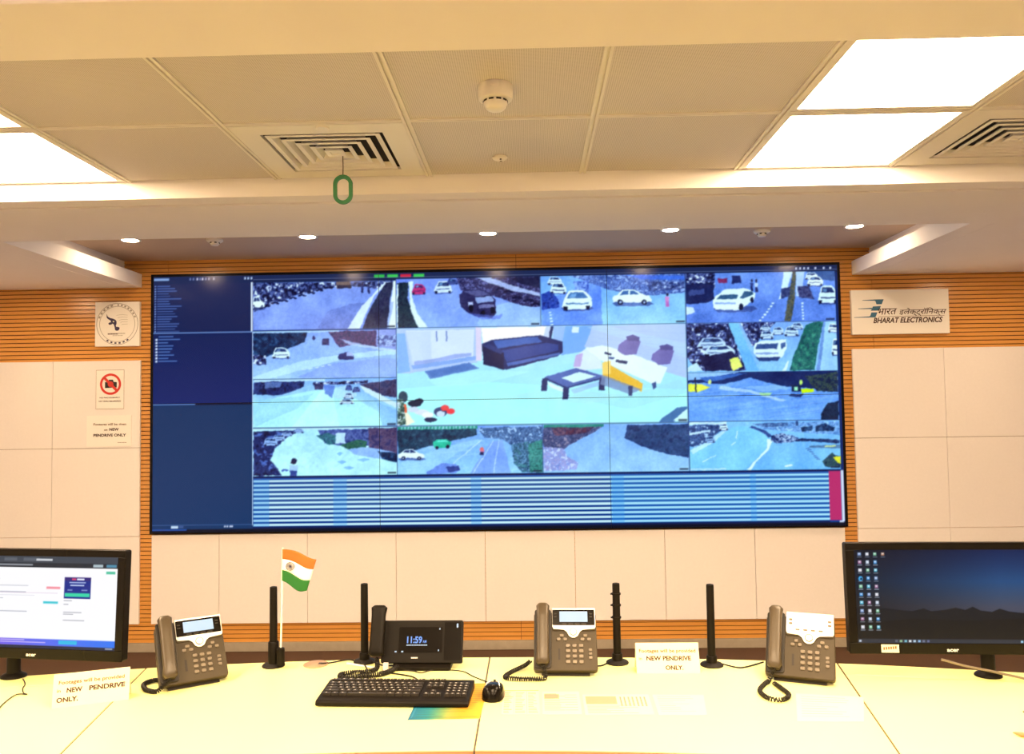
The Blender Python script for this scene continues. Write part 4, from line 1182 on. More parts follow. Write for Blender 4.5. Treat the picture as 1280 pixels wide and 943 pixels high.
def desk_phone(loc, rz, style, cord, label):
    root = empty('desk_phone', (loc[0], loc[1], ZD), rz)
    W = 0.186
    M = faceM((-W/2, 0.0, 0.018))
    L = 0.190
    # body: tilted slab with a foot behind
    MB().prism(rrect(0, 0, W, L-.012, .010), -0.022, 0.0, M).build('phone_body', CHAR, root, bevel=0.003)
    tb = M @ Vector((W/2, L*.72, -0.02))
    foot = [(0.006, 0.0006), (0.135, 0.0006), (tb.y+.012, tb.z), (tb.y-.012, tb.z+.006), (0.02, 0.012)]
    Mx = Matrix(((0,0,1,0),(1,0,0,0),(0,1,0,0),(0,0,0,1)))
    MB().prism(foot, -0.07, 0.07, Mx).build('foot_stand', CHARD, root, bevel=0.002)
    hx = 0.027
    # cradle recess under the handset
    MB().prism(rrect(0.002, 0.006, 0.052, L-.004, .008), 0.0, 0.005, M).build('handset_cradle', CHARD, root, bevel=0.002)
    handset(root, M, hx, 0.012, 0.186, 0.041, HANDS)
    # face panel coordinates measured on the front: 0..445 across, 0..590 up
    fx = lambda a: 0.053 + a*0.000297
    fy = lambda b: b*0.000322
    MB().prism(rrect(fx(2), fy(370), fx(443), fy(592), .006), -0.010, 0.004, M).build('screen_housing', CHAR, root, bevel=0.002)
    sil = [(fx(6), fy(588)), (fx(6), fy(405)), (fx(18), fy(385)), (fx(120), fy(378)), (fx(150), fy(358)), (fx(172), fy(318)), (fx(200), fy(302)), (fx(230), fy(302)), (fx(258), fy(318)), (fx(282), fy(358)), (fx(312), fy(378)), (fx(430), fy(388)), (fx(440), fy(405)), (fx(440), fy(588))]
    fp = MB().prism(sil[::-1], 0.0035, 0.0062, M).build('faceplate', SILVER, root, bevel=0.0008, seg=1)
    if style == 'lit':
        dp = MB().prism(rrect(fx(10), fy(418), fx(432), fy(570), .003), 0.006, 0.0072, M).build('display_window', BLACKG, root)
        sc = MB().prism(rrect(fx(80), fy(450), fx(362), fy(552), .001), 0.0072, 0.0076, M).build('lcd', LCD, dp)
        for a in (38, 395):
            for b in (500, 528): MB().box((fx(a-13), fy(b-6), .0072), (fx(a+13), fy(b+6), .0084), M).build('line_key', CHARD, dp)
        for a in (105, 170, 235, 300): MB().box((fx(a), fy(424), .0072), (fx(a+46), fy(436), .0082), M).build('soft_key', CHARD, dp)
    else:
        dp = MB().prism(rrect(fx(95), fy(446), fx(355), fy(560), .002), 0.006, 0.0068, M).build('lcd', mat('unlit_lcd', (0.72, 0.74, 0.70), 0.25), root)
        for a in (48, 402):
            for b in (480, 516): MB().prism(rrect(fx(a-16), fy(b-9), fx(a+16), fy(b+9), .002), .006, .0078, M).build('line_key', BTN, dp)
        for a in (112, 182, 252, 322): MB().prism(rrect(fx(a-20), fy(418), fx(a+20), fy(432), .002), .006, .0078, M).build('soft_key', BTN, dp)
    c = (fx(215), fy(355))
    MB().ring(c, .0095, .0112, .006, .0078, 32, M).build('ring_key', CHARD, root)
    MB().cyl((c[0], c[1], .006), .0092, .0022, 28, M=M).build('select_key', SILVER, root, smooth=True)
    def keys(name, pts, w, h, par=root):
        for (a, b) in pts:
            MB().prism(rrect(fx(a)-w/2, fy(b)-h/2, fx(a)+w/2, fy(b)+h/2, min(w, h)*.3, 3), -0.0005, 0.0040, M).build(name, BTN, par, bevel=0.0012, seg=2)
    keys('dial_key', [(160+65*i, 230-50*j) for j in range(4) for i in range(3)], .0125, .0098)
    keys('function_key', [(68, 290), (100, 325), (133, 290), (305, 290), (335, 325), (372, 290)], .0110, .0088)
    keys('volume_key', [(380, 190), (380, 155), (380, 118)], .0100, .0088)
    MB().box((fx(62), fy(100), -.0003), (fx(82), fy(205), .0004), M).build('speaker_grille', CHARD, root)
    # coiled cord, given in world x, y, z
    Rinv = Matrix.Rotation(-rz, 4, 'Z') @ Matrix.Translation((-loc[0], -loc[1], -ZD))
    start = M @ Vector((hx, .014, .016))
    ctrl = [start] + [Rinv @ Vector(p) for p in cord]
    MB().tube(coil(ctrl, 46, .0048, .0021), .0021, 5).build('handset_cord', CABLE, root, smooth=True)
    return tag(root, label, 'telephone', 'grey desk phones')

zc = ZD+.0075
desk_phone((-0.962, 2.318), math.radians(33), 'lit', [(-1.045,2.264,zc),(-1.066,2.268,zc),(-1.088,2.284,zc),(-1.112,2.325,zc),(-1.100,2.36,zc),(-1.055,2.345,zc+.004)], 'charcoal desk phone with lit display at the left, turned toward the centre')
desk_phone((0.090, 2.386), math.radians(-2), 'lit', [(0.03,2.358,zc),(0.005,2.350,zc),(-0.05,2.352,zc),(-0.085,2.365,zc),(-0.07,2.41,zc),(-0.03,2.46,zc+.004),(-.012,2.48,zc+.012)], 'charcoal desk phone with lit display in the middle, right of the centre seam')
desk_phone((0.736, 2.312), math.radians(-21), 'grey', [(0.650,2.315,zc),(0.628,2.285,zc),(0.604,2.235,zc),(0.612,2.180,zc),(0.645,2.170,zc),(0.672,2.205,zc),(0.668,2.26,zc),(0.66,2.30,zc)], 'charcoal desk phone with pale unlit display next to the right monitor')

# ================================================================== black video phone
vp = empty('video_phone', (-0.340, 2.462, ZD), math.radians(-1))
TV = math.radians(68)
M = faceM((0, 0, 0.020), TV)
MB().prism(rrect(-.122, 0, .124, .124, .006), -0.018, 0, M).build('phone_body', BLACK, vp, bevel=0.002)
MB().prism(rrect(-.070, .030, .062, .104, .003), 0, 0.0012, M).build('display_window', BLACKG, vp)
MB().prism(rrect(.068, .008, .118, .118, .003), 0, 0.0008, M).build('side_panel', BLACKG, vp)
text('11:59', .026, CLOCK, vp, M @ Matrix.Translation((-.045, .058, .0018)), 'LEFT', .046, 0, .0009, 'clock_digits')
text('AM', .011, CLOCK, vp, M @ Matrix.Translation((.003, .058, .0018)), 'LEFT', .011, 0, .0002, 'clock_digits')
m = MB()
for k in range(12): m.box((-.046+k*.0053, .0500, .0014), (-.0418+k*.0053, .0530, .0018), M)
m.build('date_line', CLOCKW, vp)
m = MB()
for a, b in ((-.078, .033), (-.058, .033)): m.prism(rrect(a-.003, b-.002, a+.003, b+.002, .001), .0012, .0018, M)
m.prism(rrect(.050, .034, .053, .039, .001), .0012, .0018, M); m.prism(rrect(.052, .096, .055, .101, .001), .0012, .0018, M); m.prism(rrect(.1045, .102, .1095, .114, .002), .0008, .0016, M)
m.build('indicator_mark', CLOCKW, vp)
m = MB()
for k in range(5): m.box((-.030+k*.0040, .0135, 0), (-.0268+k*.0040, .0170, .0006), M)
m.build('brand_mark', SILVER, vp)
handset(vp, faceM((-.132, 0.002, 0.034), TV), 0, .004, .148, .050, BLACK, .026, .006)
Mx = Matrix(((0,0,1,0),(1,0,0,0),(0,1,0,0),(0,0,0,1)))
MB().prism([(-.012,0),(.10,0),(.10,.012),(.055,.075),(.03,.075),(.012,.02),(-.012,.010)], -.085, .09, Mx).build('foot_stand', BLACK, vp, bevel=0.002)
MB().box((-.112,-.012,0),(-.098,.004,.022)).build('cord_plug', WHITE, vp)
cc = [(-.135,.012,.03),(-.13,-.02,.010),(-.16,-.045,.0075),(-.20,-.05,.0075),(-.225,-.07,.0075),(-.21,-.10,.0075),(-.16,-.085,.0075),(-.11,-.065,.0075),(-.085,-.035,.0075),(-.07,.0,.012)]
MB().tube(coil(cc, 60, .0055, .0024), .0024, 5).build('handset_cord', CABLE, vp, smooth=True)
tag(vp, 'black desk phone with a blue 11:59 clock behind the keyboard', 'telephone')

# ================================================================== keyboard, mouse, papers
kb = empty('keyboard', (-0.372, 2.222, ZD), math.radians(-2.5))
KW, KD = 0.405, 0.150
Mx2 = Matrix(((0,0,1,0),(1,0,0,0),(0,1,0,0),(0,0,0,1)))
MB().prism([(-KD/2,0.003),(KD/2,0.003),(KD/2,.026),(KD/2-.02,.028),(-KD/2+.004,.017),(-KD/2,.012)], -KW/2, KW/2, Mx2).build('keyboard_case', BLACK, kb, bevel=0.003)
m = MB()
for s in (-1, 1): m.box((s*.17-.012, KD/2-.03, 0), (s*.17+.012, KD/2-.015, .006)); m.box((s*.17-.012, -KD/2+.015, 0), (s*.17+.012, -KD/2+.03, .006))
m.build('rubber_foot', RUBBER, kb)
keyb = MB(); leg = MB()
def keyrow(xa, xb, n, y, widths=None):
    ws = widths or [1]*n
    tot = sum(ws); x = xa
    for wd in ws:
        ww = (xb-xa)*wd/tot
        zt = .019 + (y+KD/2)/KD*.009
        keyb.prism([(x+.0012, y-.0072), (x+ww-.0012, y-.0072), (x+ww-.0022, y+.0062), (x+.0022, y+.0062)], zt-.002, zt+.0045)
        leg.box((x+ww*.30, y-.0012, zt+.0044), (x+ww*.30+.0045, y+.0030, zt+.0047))
        x += ww
ys = [.058, .034, .017, .000, -.017, -.036]
A0, A1, B0, B1, C0, C1 = -.193, .068, .078, .126, .134, .194
keyrow(A0, A1, 13, ys[0], [1.2]+[1]*12)
keyrow(A0, A1, 14, ys[1], [1]*13+[1.8]); keyrow(A0, A1, 14, ys[2], [1.5]+[1]*12+[1.4]); keyrow(A0, A1, 13, ys[3], [1.8]+[1]*11+[2.1]); keyrow(A0, A1, 12, ys[4], [2.3]+[1]*10+[2.7]); keyrow(A0, A1, 8, ys[5], [1.3,1.2,1.2,6,1.2,1.2,1.2,1.3])
keyrow(B0, B1, 3, ys[0]); keyrow(B0, B1, 3, ys[1]); keyrow(B0, B1, 3, ys[2]); keyrow(B0+.016, B0+.032, 1, ys[4]); keyrow(B0, B1, 3, ys[5])
for i in range(1, 6): keyrow(C0, C1, 4, ys[i])
o = keyb.build('key_caps', KEYM, kb); o['kind'] = 'stuff'
o = leg.build('key_legends', KEYL, kb); o['kind'] = 'stuff'
kc = [(0.03,.072,.020),(0.028,.10,.004),(0.03,.14,.003),(.0,.175,.003),(-.06,.20,.003)]
MB().tube(spline(kc, 8), .0021, 6).build('keyboard_cable', CABLE, kb, smooth=True)
tag(kb, 'black wired computer keyboard in front of the video phone', 'keyboard')

ms = empty('computer_mouse', (-0.112, 2.232, ZD), math.radians(-4))
n = 28; k = 10; vs = []; fs = []
for j in range(k+1):
    ph = PI/2*j/k
    for i in range(n):
        a = 2*PI*i/n
        e = .8
        cx_, sy_ = math.cos(a), math.sin(a)
        rx = .030*(1-.10*sy_); ry = .054
        r_ = math.cos(ph)**.55
        vs.append((abs(cx_)**e*(1 if cx_ > 0 else -1)*rx*r_, abs(sy_)**e*(1 if sy_ > 0 else -1)*ry*r_, .002+.035*math.sin(ph)*(1-.25*sy_*r_)))
for j in range(k):
    for i in range(n):
        i2 = (i+1) % n
        fs.append((j*n+i, j*n+i2, (j+1)*n+i2, (j+1)*n+i))
fs.append(tuple(range(n))[::-1])
MB().add(vs, fs).build('mouse_shell', BLACKG, ms, smooth=True)
for s in (-1, 1):
    MB().tube([(s*.019,-.030,.0315),(s*.0165,-.008,.0375),(s*.0105,.016,.0345)], .0016, 6).build('side_accent', SILVER, ms, smooth=True)
MB().cyl((0,0,0), .006, .006, 16, M=Matrix.Translation((-.003,.030,.0285)) @ Matrix.Rotation(PI/2,4,'Y')).build('scroll_wheel', RUBBER, ms, smooth=True)
mc = [(0,.050,.012),(-.002,.075,.004),(-.03,.105,.003),(-.075,.15,.003),(-.12,.200,.003),(-.20,.206,.003),(-.235,.180,.003),(-.27,.196,.003),(-.33,.200,.003),(-.36,.18,.003)]
MB().tube(spline(mc, 8), .0017, 6).build('mouse_cable', CABLE, ms, smooth=True)
tag(ms, 'black wired mouse on the centre seam beside the keyboard', 'mouse')

def sheet(name, corners, paint, material, label, cat, z=.0006, res=(120, 90)):
    """thin sheet of paper with a printed picture; corners: near-left, near-right, far-right, far-left"""
    c = [Vector((x, y, 0)) for x, y in corners]
    ctr = sum(c, Vector())/4
    root = empty(name, (ctr.x, ctr.y, ZD))
    m = MB().prism([(p.x-ctr.x, p.y-ctr.y) for p in c], 0.0001, z)
    m.build('paper_sheet', PAPER, root)
    W_, H_ = res
    cvp = Canvas(W_, H_, 2.0, (218, 211, 168)); cvp.full(); paint(cvp)
    img = cvp.down(2)
    o = picture_mesh('printed_side', img, 1, 1, PRINT, root, Matrix())
    me = o.data; nv = len(me.vertices); co = np.zeros(nv*3); me.vertices.foreach_get('co', co); co = co.reshape(-1, 3)
    s, t = co[:,0]+.5, co[:,1]+.5
    P4 = np.array([(p.x-ctr.x, p.y-ctr.y) for p in c])
    xy = (P4[0]*((1-s)*(1-t))[:,None] + P4[1]*(s*(1-t))[:,None] + P4[2]*(s*t)[:,None] + P4[3]*((1-s)*t)[:,None])
    co[:,:2] = xy; co[:,2] = z+.0002
    me.vertices.foreach_set('co', co.reshape(-1)); me.update()
    return tag(root, label, cat)
def paint_colour(c):
    t = np.linspace(0, 1, c.W)[None, :, None]
    stops = [(0, (0,85,120)), (.25, (20,112,125)), (.5, (120,140,70)), (.72, (190,135,25)), (1, (205,150,35))]
    pos = [s for s, _ in stops]; cols = np.array([q for _, q in stops], float)/255
    g = np.stack([np.interp(t[..., 0], pos, cols[:, i]) for i in range(3)], -1)
    c.a[:] = g
    for k in range(16):
        y = .04+k*.058
        c.rect(.10 if k > 8 else .70, y, .35+.6*rng.random() if k > 8 else .95, y+.016, (60,70,60), .45)
    c.rect(.04,.06,.05,.95,(255,255,255),.3); c.rect(.05,.94,.95,.95,(40,60,60),.5)
sheet('colour_leaflet', [(-.320,2.060),(-.140,2.068),(-.128,2.335),(-.310,2.33)], paint_colour, PAPER, 'blue to yellow printed leaflet under the keyboard', 'leaflet', res=(90, 110))
def paint_table(c):
    c.rect(0,0,1,1,(218,211,168)); c.rect(0,0,1,.035,(90,55,45))
    for k in range(15):
        y = .10+k*.058
        for x0, x1 in ((.05,.30),(.36,.62),(.70,.95)):
            c.rect(x0, y, x0+(x1-x0)*(.5+.5*rng.random()), y+.02, (150,85,70), 1)
    c.rect(.66,.06,.665,.98,(150,95,85)); c.rect(.32,.06,.325,.98,(160,105,90))
sheet('printed_table', [(-.086,2.095),(.012,2.095),(.010,2.274),(-.088,2.274)], paint_table, PAPER, 'small white printed table with a dark top edge beside the mouse', 'paper')
def paint_form(c):
    c.rect(0,0,1,1,(218,211,168))
    for k in range(14):
        y = .10+k*.055
        c.rect(.06, y, .3+.35*rng.random(), y+.016, (165,110,85), 1)
        if k % 2: c.rect(.6, y, .92, y+.016, (170,115,90), 1)
    c.rect(.05,.12,.45,.34,(180,110,95),.8)
sheet('printed_form', [(.018,2.095),(.118,2.094),(.120,2.262),(.020,2.262)], paint_form, PAPER, 'white printed form in the middle, just right of the small table', 'paper')
def paint_form2(c):
    c.rect(0,0,1,1,(218,211,168)); c.rect(.04,.1,.5,.5,(190,115,95),.8)
    for k in range(7): c.rect(.55+k*.06,.12,.575+k*.06,.6,(175,105,90),.9)
    for k in range(8): c.rect(.05,.55+.05*k,.3+.5*rng.random(),.565+.05*k,(180,125,100),1)
sheet('printed_sheet', [(.126,2.090),(.300,2.088),(.305,2.235),(.128,2.238)], paint_form2, PAPER, 'white printed sheet with pinkish blocks in front of the right tent card', 'paper')
def paint_faint(c):
    c.rect(0,0,1,1,(218,211,168))
    for k in range(9): c.rect(.08,.1+.09*k,.3+.5*rng.random(),.115+.09*k,(190,150,115),1)
sheet('faint_sheet', [(.310,2.086),(.430,2.083),(.452,2.228),(.316,2.234)], paint_faint, PAPER, 'white sheet with faint print at the right end of the paper row', 'paper')
sheet('phone_sheet', [(.640,2.040),(.800,2.035),(.868,2.205),(.700,2.235)], paint_faint, PAPER, 'white sheet lying in front of the right grey phone', 'paper')

# ================================================================== tent cards
def tent(loc, rz, W, rows, label):
    root = empty('tent_card', (loc[0], loc[1], ZD), rz)
    hgt, dep = 0.080, 0.046
    th = math.atan2(hgt, dep/2+.006)
    Lf = math.hypot(hgt, dep/2+.006)
    Mf = faceM((0, 0, 0.0), th)
    MB().box((-W/2, 0, -.0012), (W/2, Lf, 0), Mf).build('front_leaf', PAPERT, root)
    MB().prism([(dep+.012, 0), (dep+.0135, 0), (dep/2+.0075, hgt-.0005), (dep/2+.006, hgt-.0005)], -W/2, W/2, Matrix(((0,0,1,0),(1,0,0,0),(0,1,0,0),(0,0,0,1)))).build('back_leaf', PAPERT, root)
    for (s, x, y, size, material, fit, bold, al) in rows:
        text(s, size, material, root, Mf @ Matrix.Translation((x, y, .0006)), al, fit, 0, bold)
    return tag(root, label, 'tent card', 'pendrive tent cards')
tent((-1.191, 2.190), math.radians(20.6), .186, [('Footages will be provided', 0.0, .058, .0135, INKL, .160, .0003, 'CENTER'), ('in', -.083, .038, .012, INKL, .009, .0002, 'LEFT'), ('NEW', -.060, .036, .0165, INK, .038, .0007, 'LEFT'), ('PENDRIVE', -.006, .036, .0165, INK, .088, .0007, 'LEFT'), ('ONLY.', -.083, .013, .0165, INK, .052, .0007, 'LEFT'), ('by PSI Video', .034, .016, .009, INKL, .045, 0, 'LEFT')][:5], 'cream tent card about new pendrive beside the left monitor')
tent((0.390, 2.414), math.radians(-1), .184, [('Footages will be provided', 0.0, .058, .0135, INKL, .165, .0003, 'CENTER'), ('in', -.084, .037, .012, INKL, .009, .0002, 'LEFT'), ('NEW PENDRIVE', -.062, .036, .0165, INK, .130, .0007, 'LEFT'), ('ONLY.', -.008, .010, .0165, INK, .052, .0007, 'LEFT')], 'cream tent card about new pendrive between two black antennas')

# ================================================================== antennas
def antenna(x, y, style, cable, label):
    root = empty('antenna', (x, y, ZD))
    MB().lathe([(.034,.0),(.0345,.003),(.031,.0065),(.018,.009),(.0165,.010)], 36).build('magnet_base', RUBBER, root, smooth=True)
    ch = .075 if style == 'tall' else .030
    MB().lathe([(.0165,.008),(.0160,ch-.003),(.0145,ch)], 28).build('collar', BLACK, root, smooth=True)
    MB().lathe([(.0118,ch-.004),(.0112,.237),(.0105,.240),(.004,.2415)], 28).build('rod', BLACK, root, smooth=True)
    if style == 'ringed':
        for z in (.135, .172, .206):
            MB().ring((0, 0), .0108, .0142, z, z+.005, 24).build('clip_ring', BLACK, root, smooth=True)
            MB().box((-.0175, -.003, z), (-.0105, .003, z+.004)).build('clip_tab', BLACK, root)
    if cable:
        MB().tube(spline([(p[0]-x, p[1]-y, p[2]-ZD) for p in cable], 8), .0022, 6).build('antenna_cable', CABLE, root, smooth=True)
    return tag(root, label, 'antenna', 'black stick antennas on round bases')
antenna(-.800, 2.512, 'tall', None, 'black stick antenna with a thick collar next to the flag')
antenna(-.526, 2.545, 'plain', [(-.50,2.53,ZD+.006),(-.46,2.50,ZD+.003),(-.42,2.50,ZD+.003),(-.38,2.535,ZD+.003),(-.36,2.56,ZD+.003)], 'black stick antenna standing behind the left end of the video phone')
antenna(.252, 2.516, 'ringed', [(.225,2.505,ZD+.006),(.205,2.485,ZD+.003),(.185,2.48,ZD+.003),(.165,2.50,ZD+.003)], 'black stick antenna with clip rings between phone and tent card')
antenna(.531, 2.486, 'plain', [(.56,2.48,ZD+.006),(.60,2.455,ZD+.003),(.63,2.462,ZD+.003),(.69,2.505,ZD+.003)], 'black stick antenna between the tent card and the right phone')

# ================================================================== flag
fl = empty('desk_flag', (-.771, 2.490, ZD))
MB().lathe([(.012,.0095),(.012,.055),(.011,.060),(.006,.062)], 20, Matrix.Translation((.0,.0,0))).build('flag_holder', BLACK, fl, smooth=True)
MB().tube([(0.0,0,.05),(.0035,0,.20),(.007,0,.362)], .0026, 10).build('flag_pole', WHITE, fl, smooth=True)
def cloth(name, v0, v1, material):
    nu, nv = 26, 7; vs = []; fs = []
    for j in range(nv+1):
        v = v0+(v1-v0)*j/nv
        for i in range(nu+1):
            uu = i/nu
            x0 = .007 - .002*v
            x = x0 + uu*(.107 - .030*v)
            z = .359 - .098*v - uu*(.028 + .0*v) - .006*math.sin(uu*PI)*v + .004*math.sin(uu*5.5+v*.8)
            y = -.004 + .010*math.sin(uu*5.0+v*1.2)*uu
            vs.append((x, y, z))
    for j in range(nv):
        for i in range(nu):
            a = j*(nu+1)+i
            fs.append((a, a+1, a+nu+2, a+nu+1))
    o = MB().add(vs, fs).build(name, material, fl, smooth=True)
    sd = o.modifiers.new('cloth_thickness', 'SOLIDIFY'); sd.thickness = .0006
    return o
cloth('saffron_stripe', 0, .315, SAFF); cloth('white_stripe', .315, .66, FWHITE); cloth('green_stripe', .66, 1.0, FGREEN)
Mw = Matrix.Translation((.0305, -.0035, .3065)) @ Matrix.Rotation(math.radians(0), 4, 'Y') @ FACE
m = MB(); m.ring((0,0), .0118, .0130, 0, .0012, 40, Mw); m.cyl((0,0,0), .0030, .0012, 16, M=Mw)
for k in range(24):
    m.box((.003, -.0002, 0), (.0118, .0002, .0010), Mw @ Matrix.Rotation(2*PI*k/24, 4, 'Z'))
m.build('wheel_emblem', NAVY, fl)
tag(fl, 'small orange white and green flag on a white stick', 'flag')

# ================================================================== monitors
def monitor(cx, cy, rz, W, H, zb, tilt, base, paint, label, sticker=False):
    root = empty('monitor', (base[0], base[1], ZD))
    B = Matrix.Translation((cx-base[0], cy-base[1], zb-ZD)) @ Matrix.Rotation(rz, 4, 'Z') @ Matrix.Rotation(-tilt, 4, 'X')
    Mf = B @ FACE
    MB().prism(rrect(-W/2, 0, W/2, H, .006), -0.026, 0, Mf).build('housing', BLACK, root, bevel=0.002)
    MB().prism(rrect(-W/2+.08, .05, W/2-.08, H-.05, .02), -0.05, -0.024, Mf).build('back_bulge', BLACK, root, bevel=0.006)
    l, r_, t, bt = .024, .024, .020, .030
    m = MB()
    for lo, hi in (((-W/2, 0), (W/2, bt)), ((-W/2, H-t), (W/2, H)), ((-W/2, bt), (-W/2+l, H-t)), ((W/2-r_, bt), (W/2, H-t))):
        m.box((lo[0], lo[1], -.001), (hi[0], hi[1], .003), Mf)
    bz = m.build('bezel', BLACKG, root, bevel=0.001, seg=1)
    sw, sh = W-l-r_, H-t-bt
    cm = Canvas(320, 176, 2.0, (0, 0, 0)); cm.full(); paint(cm)
    picture_mesh('screen', soften(cm.down(2), 1), sw, sh, MSCREEN, root, Mf @ Matrix.Translation((0, bt+sh/2, .0008)))
    text('acer', .014, SILVER, root, Mf @ Matrix.Translation((0, .008, .0036)), 'CENTER', .032, 0, .0003)
    # neck and round foot
    nx, ny = 0.0, 0.0
    MB().tube([(nx, ny, .004), (nx, ny, .05), (nx, ny+.012, .13), (nx+(cx-base[0])*.5, ny+.018, .19)], .019, 14).build('stand_neck', BLACK, root, smooth=True)
    MB().lathe([(.037,0),(.037,.004),(.033,.008),(.021,.014),(.019,.02)], 36, sx=1.0, sy=.85).build('stand_base', BLACK, root, smooth=True)
    if sticker:
        MB().box((-W/2+.086, .004, .003), (-W/2+.134, .026, .0036), Mf).build('sticker', PAPER, root)
        text('AIO:3', .010, INK, root, Mf @ Matrix.Translation((-W/2+.110, .012, .0040)), 'CENTER', .036, .1, 0) if False else None
        m = MB()
        for k in range(6): m.box((-W/2+.091+k*.0064, .011+.0006*k, .0036), (-W/2+.0955+k*.0064, .019+.0006*k, .0039), Mf)
        m.build('sticker_writing', INKL, root)
    return root
def paint_web(c):
    c.rect(0,0,1,1,(252,252,255)); c.rect(0,0,1,.075,(62,70,82)); c.rect(0,.075,1,.125,(38,44,54))
    for x, w_ in ((.02,.10),(.14,.10),(.30,.08),(.42,.10)): c.rect(x,.02,x+w_,.055,(90,98,110))
    c.rect(.50,.028,.60,.05,(205,210,216)); c.rect(.03,.088,.48,.105,(150,156,165)); c.rect(.85,.082,.91,.115,(170,190,200)); c.rect(.93,.082,.99,.115,(80,140,170))
    c.rect(.93,.155,.985,.185,(80,195,160)); 
    c.rect(.68,.225,.84,.455,(20,44,140)); c.rect(.68,.225,.84,.26,(52,40,120)); c.rect(.725,.235,.75,.255,(220,70,120)); c.rect(.755,.235,.80,.255,(230,235,250))
    c.rect(.71,.275,.81,.288,(190,205,240)); c.rect(.715,.305,.80,.318,(190,205,240)); c.rect(.70,.355,.73,.368,(120,140,200)); c.rect(.785,.355,.82,.368,(120,140,200)); c.rect(.685,.395,.835,.435,(50,215,170))
    c.rect(.57,.33,.655,.355,(245,150,165)); c.rect(.555,.49,.645,.515,(70,205,220)); c.rect(.2,.40,.64,.403,(200,160,200)); c.rect(.2,.425,.5,.428,(190,190,210))
    for y, x1 in ((.475,.73),(.515,.71),(.60,.79),(.62,.74),(.685,.81)): c.rect(.68,y,x1,y+.006,(120,125,140))
    for k in range(6): c.rect(.05,.25+.07*k,.2+.3*rng.random(),.257+.07*k,(170,175,190))
    n = 40
    for k in range(n):
        t_ = k/(n-1); col = (150+(40-150)*t_, 90+(120-90)*t_, 235+(245-235)*t_)
        c.rect(t_*(1-1/n), .895, t_*(1-1/n)+1/n+.002, .965, col)
    c.rect(.66,.905,.77,.945,(40,190,235)); c.rect(.3,.905,.45,.915,(220,205,250)); c.rect(.3,.93,.58,.938,(215,200,250)); c.rect(0,.965,1,1,(24,36,66)); c.rect(.94,.972,.985,.985,(170,180,200))
def paint_desktop(c):
    H, W = c.H, c.W
    y = np.linspace(0, 1, H)[:, None, None]; x = np.linspace(0, 1, W)[None, :, None]
    top = np.array((8, 28, 66)); mid = np.array((26, 62, 104)); hor = np.array((58, 62, 78))
    t = np.clip(y/.62, 0, 1)
    a = np.where(t < .55, top*(1-t/.55)+mid*(t/.55), mid*(1-(t-.55)/.45)+hor*((t-.55)/.45))
    a = a*(.45+.75*np.clip(x*1.3, 0, 1))
    c.a[:] = a/255
    ridge = [(0,.62),(.08,.64),(.16,.63),(.24,.65),(.30,.66),(.36,.63),(.40,.66),(.47,.645),(.53,.62),(.58,.645),(.62,.61),(.66,.65),(.72,.665),(.76,.63),(.81,.66),(.88,.675),(.92,.66),(1,.66)]
    c.poly(ridge+[(1,1),(0,1)], (20,24,32)); c.poly([(0,.80),(.3,.74),(.6,.76),(1,.72),(1,1),(0,1)], (16,18,24))
    for x0, hh in ((.905,.14),(.925,.18),(.945,.26),(.955,.12)): c.poly([(x0-.016,.69),(x0,.69-hh),(x0+.016,.69)], (14,18,24))
    ic = [(120,150,200),(190,205,225),(90,190,220),(215,215,225),(70,150,220),(160,110,150),(120,190,150)]
    for cc_ in range(4):
        for r in range(10):
            if cc_ == 3 and r: continue
            px, py = .022+cc_*.042, .03+r*.087
            col = ic[(cc_*3+r*5) % 7] if cc_ < 3 else (180,130,100)
            if cc_ == 0 and r == 3: c.ell(px+.010, py+.022, .012, .026, (60,170,235)); c.ell(px+.013, py+.025, .006, .012, (10,30,60))
            else: c.rect(px, py, px+.018, py+.036, col); c.rect(px+.004, py+.006, px+.014, py+.022, (235,240,248), .8)
            c.rect(px-.003, py+.046, px+.022, py+.053, (190,200,215), .8)
    c.rect(0,.955,1,1,(44,50,62)); c.rect(.008,.965,.020,.988,(200,210,225))
    for k in range(8): c.rect(.20+k*.024,.965,.214+k*.024,.99,[(90,100,120),(150,190,150),(120,190,210),(235,240,245),(190,215,235),(150,190,230),(110,120,150),(100,110,150)][k])
    c.rect(.86,.966,.872,.988,(160,210,240)); c.rect(.885,.972,.96,.984,(180,190,205))
ml = monitor(-1.455, 2.355, math.radians(-8), .575, .312, .813, math.radians(3), (-1.552, 2.425), paint_web, '')
tag(ml, 'black monitor at the left showing a white web page', 'monitor', 'desk monitors')
mr = monitor(1.170, 2.335, math.radians(-3), .560, .308, .812, math.radians(3), (1.286, 2.372), paint_desktop, '', True)
tag(mr, 'black monitor at the right showing a dark dusk desktop with icons', 'monitor', 'desk monitors')

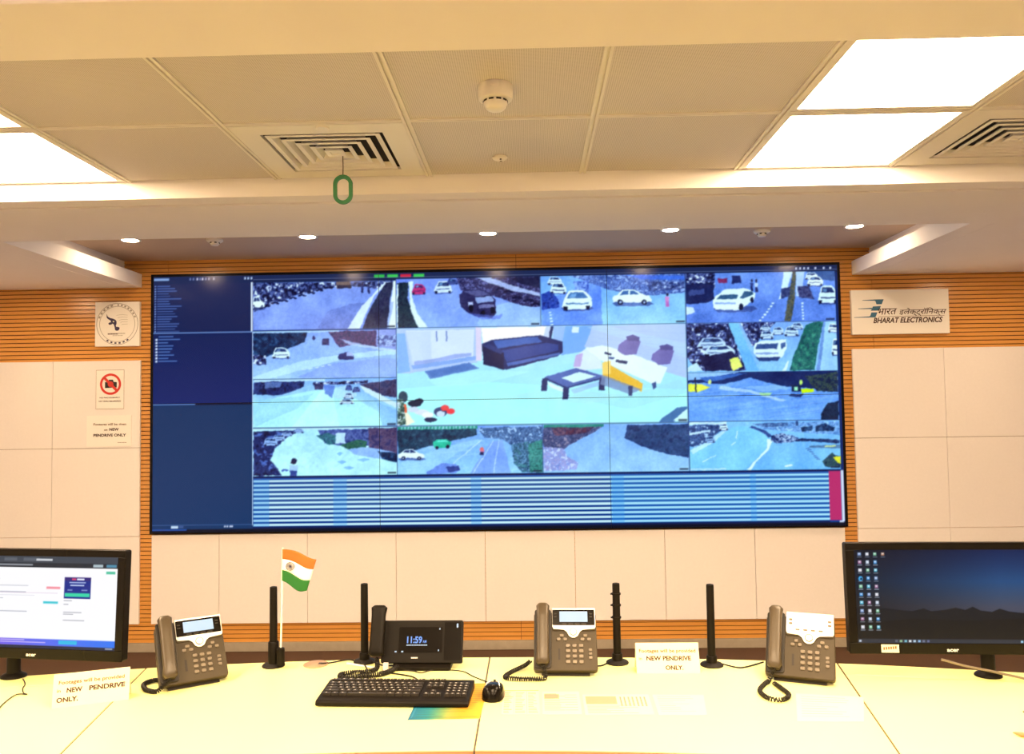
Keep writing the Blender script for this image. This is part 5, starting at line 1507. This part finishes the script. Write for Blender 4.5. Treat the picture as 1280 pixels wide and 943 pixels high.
# ================================================================== cables and small things
def cablething(name, ctrl, r, material, label):
    c0 = Vector(ctrl[0])
    o = MB().tube(spline([tuple(Vector(p)-c0) for p in ctrl], 10), r, 8).build(name, material, None, smooth=True)
    o.location = c0
    return tag(o, label, 'cable')
z3 = ZD+.003
cablething('monitor_cable', [(1.128,2.316,.8035),(1.150,2.314,.798),(1.19,2.312,.787),(1.26,2.312,.772),(1.33,2.312,.756),(1.385,2.315,.7445),(1.45,2.33,.7442)], .0034, CABLEG, 'grey cable sloping down under the right monitor to the desk')
cablething('mouse_lead', [(-1.505,2.395,z3),(-1.47,2.35,z3),(-1.452,2.31,z3),(-1.425,2.272,z3),(-1.41,2.262,z3),(-1.437,2.262,z3),(-1.435,2.22,z3),(-1.42,2.165,z3),(-1.40,2.12,z3),(-1.40,2.07,z3)], .0016, CABLE, 'thin black cable looping on the desk under the left monitor')
cablething('phone_lead', [(-.655,2.515,z3),(-.62,2.535,z3),(-.58,2.56,z3),(-.545,2.535,z3),(-.515,2.49,z3+.004),(-.50,2.44,z3),(-.52,2.41,z3)], .0022, CABLE, 'thin black cable between the desk grommet and the video phone')
cablething('white_lead', [(-.575,2.52,z3),(-.53,2.495,z3+.001),(-.48,2.475,z3)], .0035, WHITE, 'short white cable lying behind the keyboard by the second antenna')
gm = empty('cable_grommet', (-.672, 2.522, ZD))
MB().lathe([(.038,0),(.038,.002),(.035,.0035),(.010,.0035)], 36).build('grommet_ring', mat('beige_plastic', (.36,.22,.13), .5), gm, smooth=True)
MB().box((.008,-.008,.0030),(.034,.008,.0039)).build('cable_slot', CHARD, gm)
tag(gm, 'flat round beige cable grommet in the desk right of the flag', 'grommet')
# two pens at the right picture edge
for (x, y, rz_, material, lab) in ((1.262, 2.035, -38, mat('dark_brown_pen', (.05,.025,.012), .35), 'dark pen lying on the desk at the right picture edge, farther one'), (1.160, 1.902, -40, mat('tan_pen', (.30,.15,.06), .35), 'tan brown pen lying on the desk at the right picture edge, nearer one')):
    pn = empty('pen', (x, y, ZD), math.radians(rz_))
    Mp = Matrix.Translation((-.07, 0, .0062)) @ Matrix.Rotation(PI/2, 4, 'Y')
    MB().lathe([(.0012,0),(.0030,.006),(.0055,.020),(.006,.030),(.006,.085)], 16, Mp).build('pen_barrel', material, pn, smooth=True)
    MB().lathe([(.0062,.085),(.0062,.138),(.0045,.140)], 16, Mp).build('pen_cap', BLACK, pn, smooth=True)
    MB().box((.03,-.001,.0118),(.066,.001,.0132)).build('pen_clip', SILVER, pn)
    tag(pn, lab, 'pen')
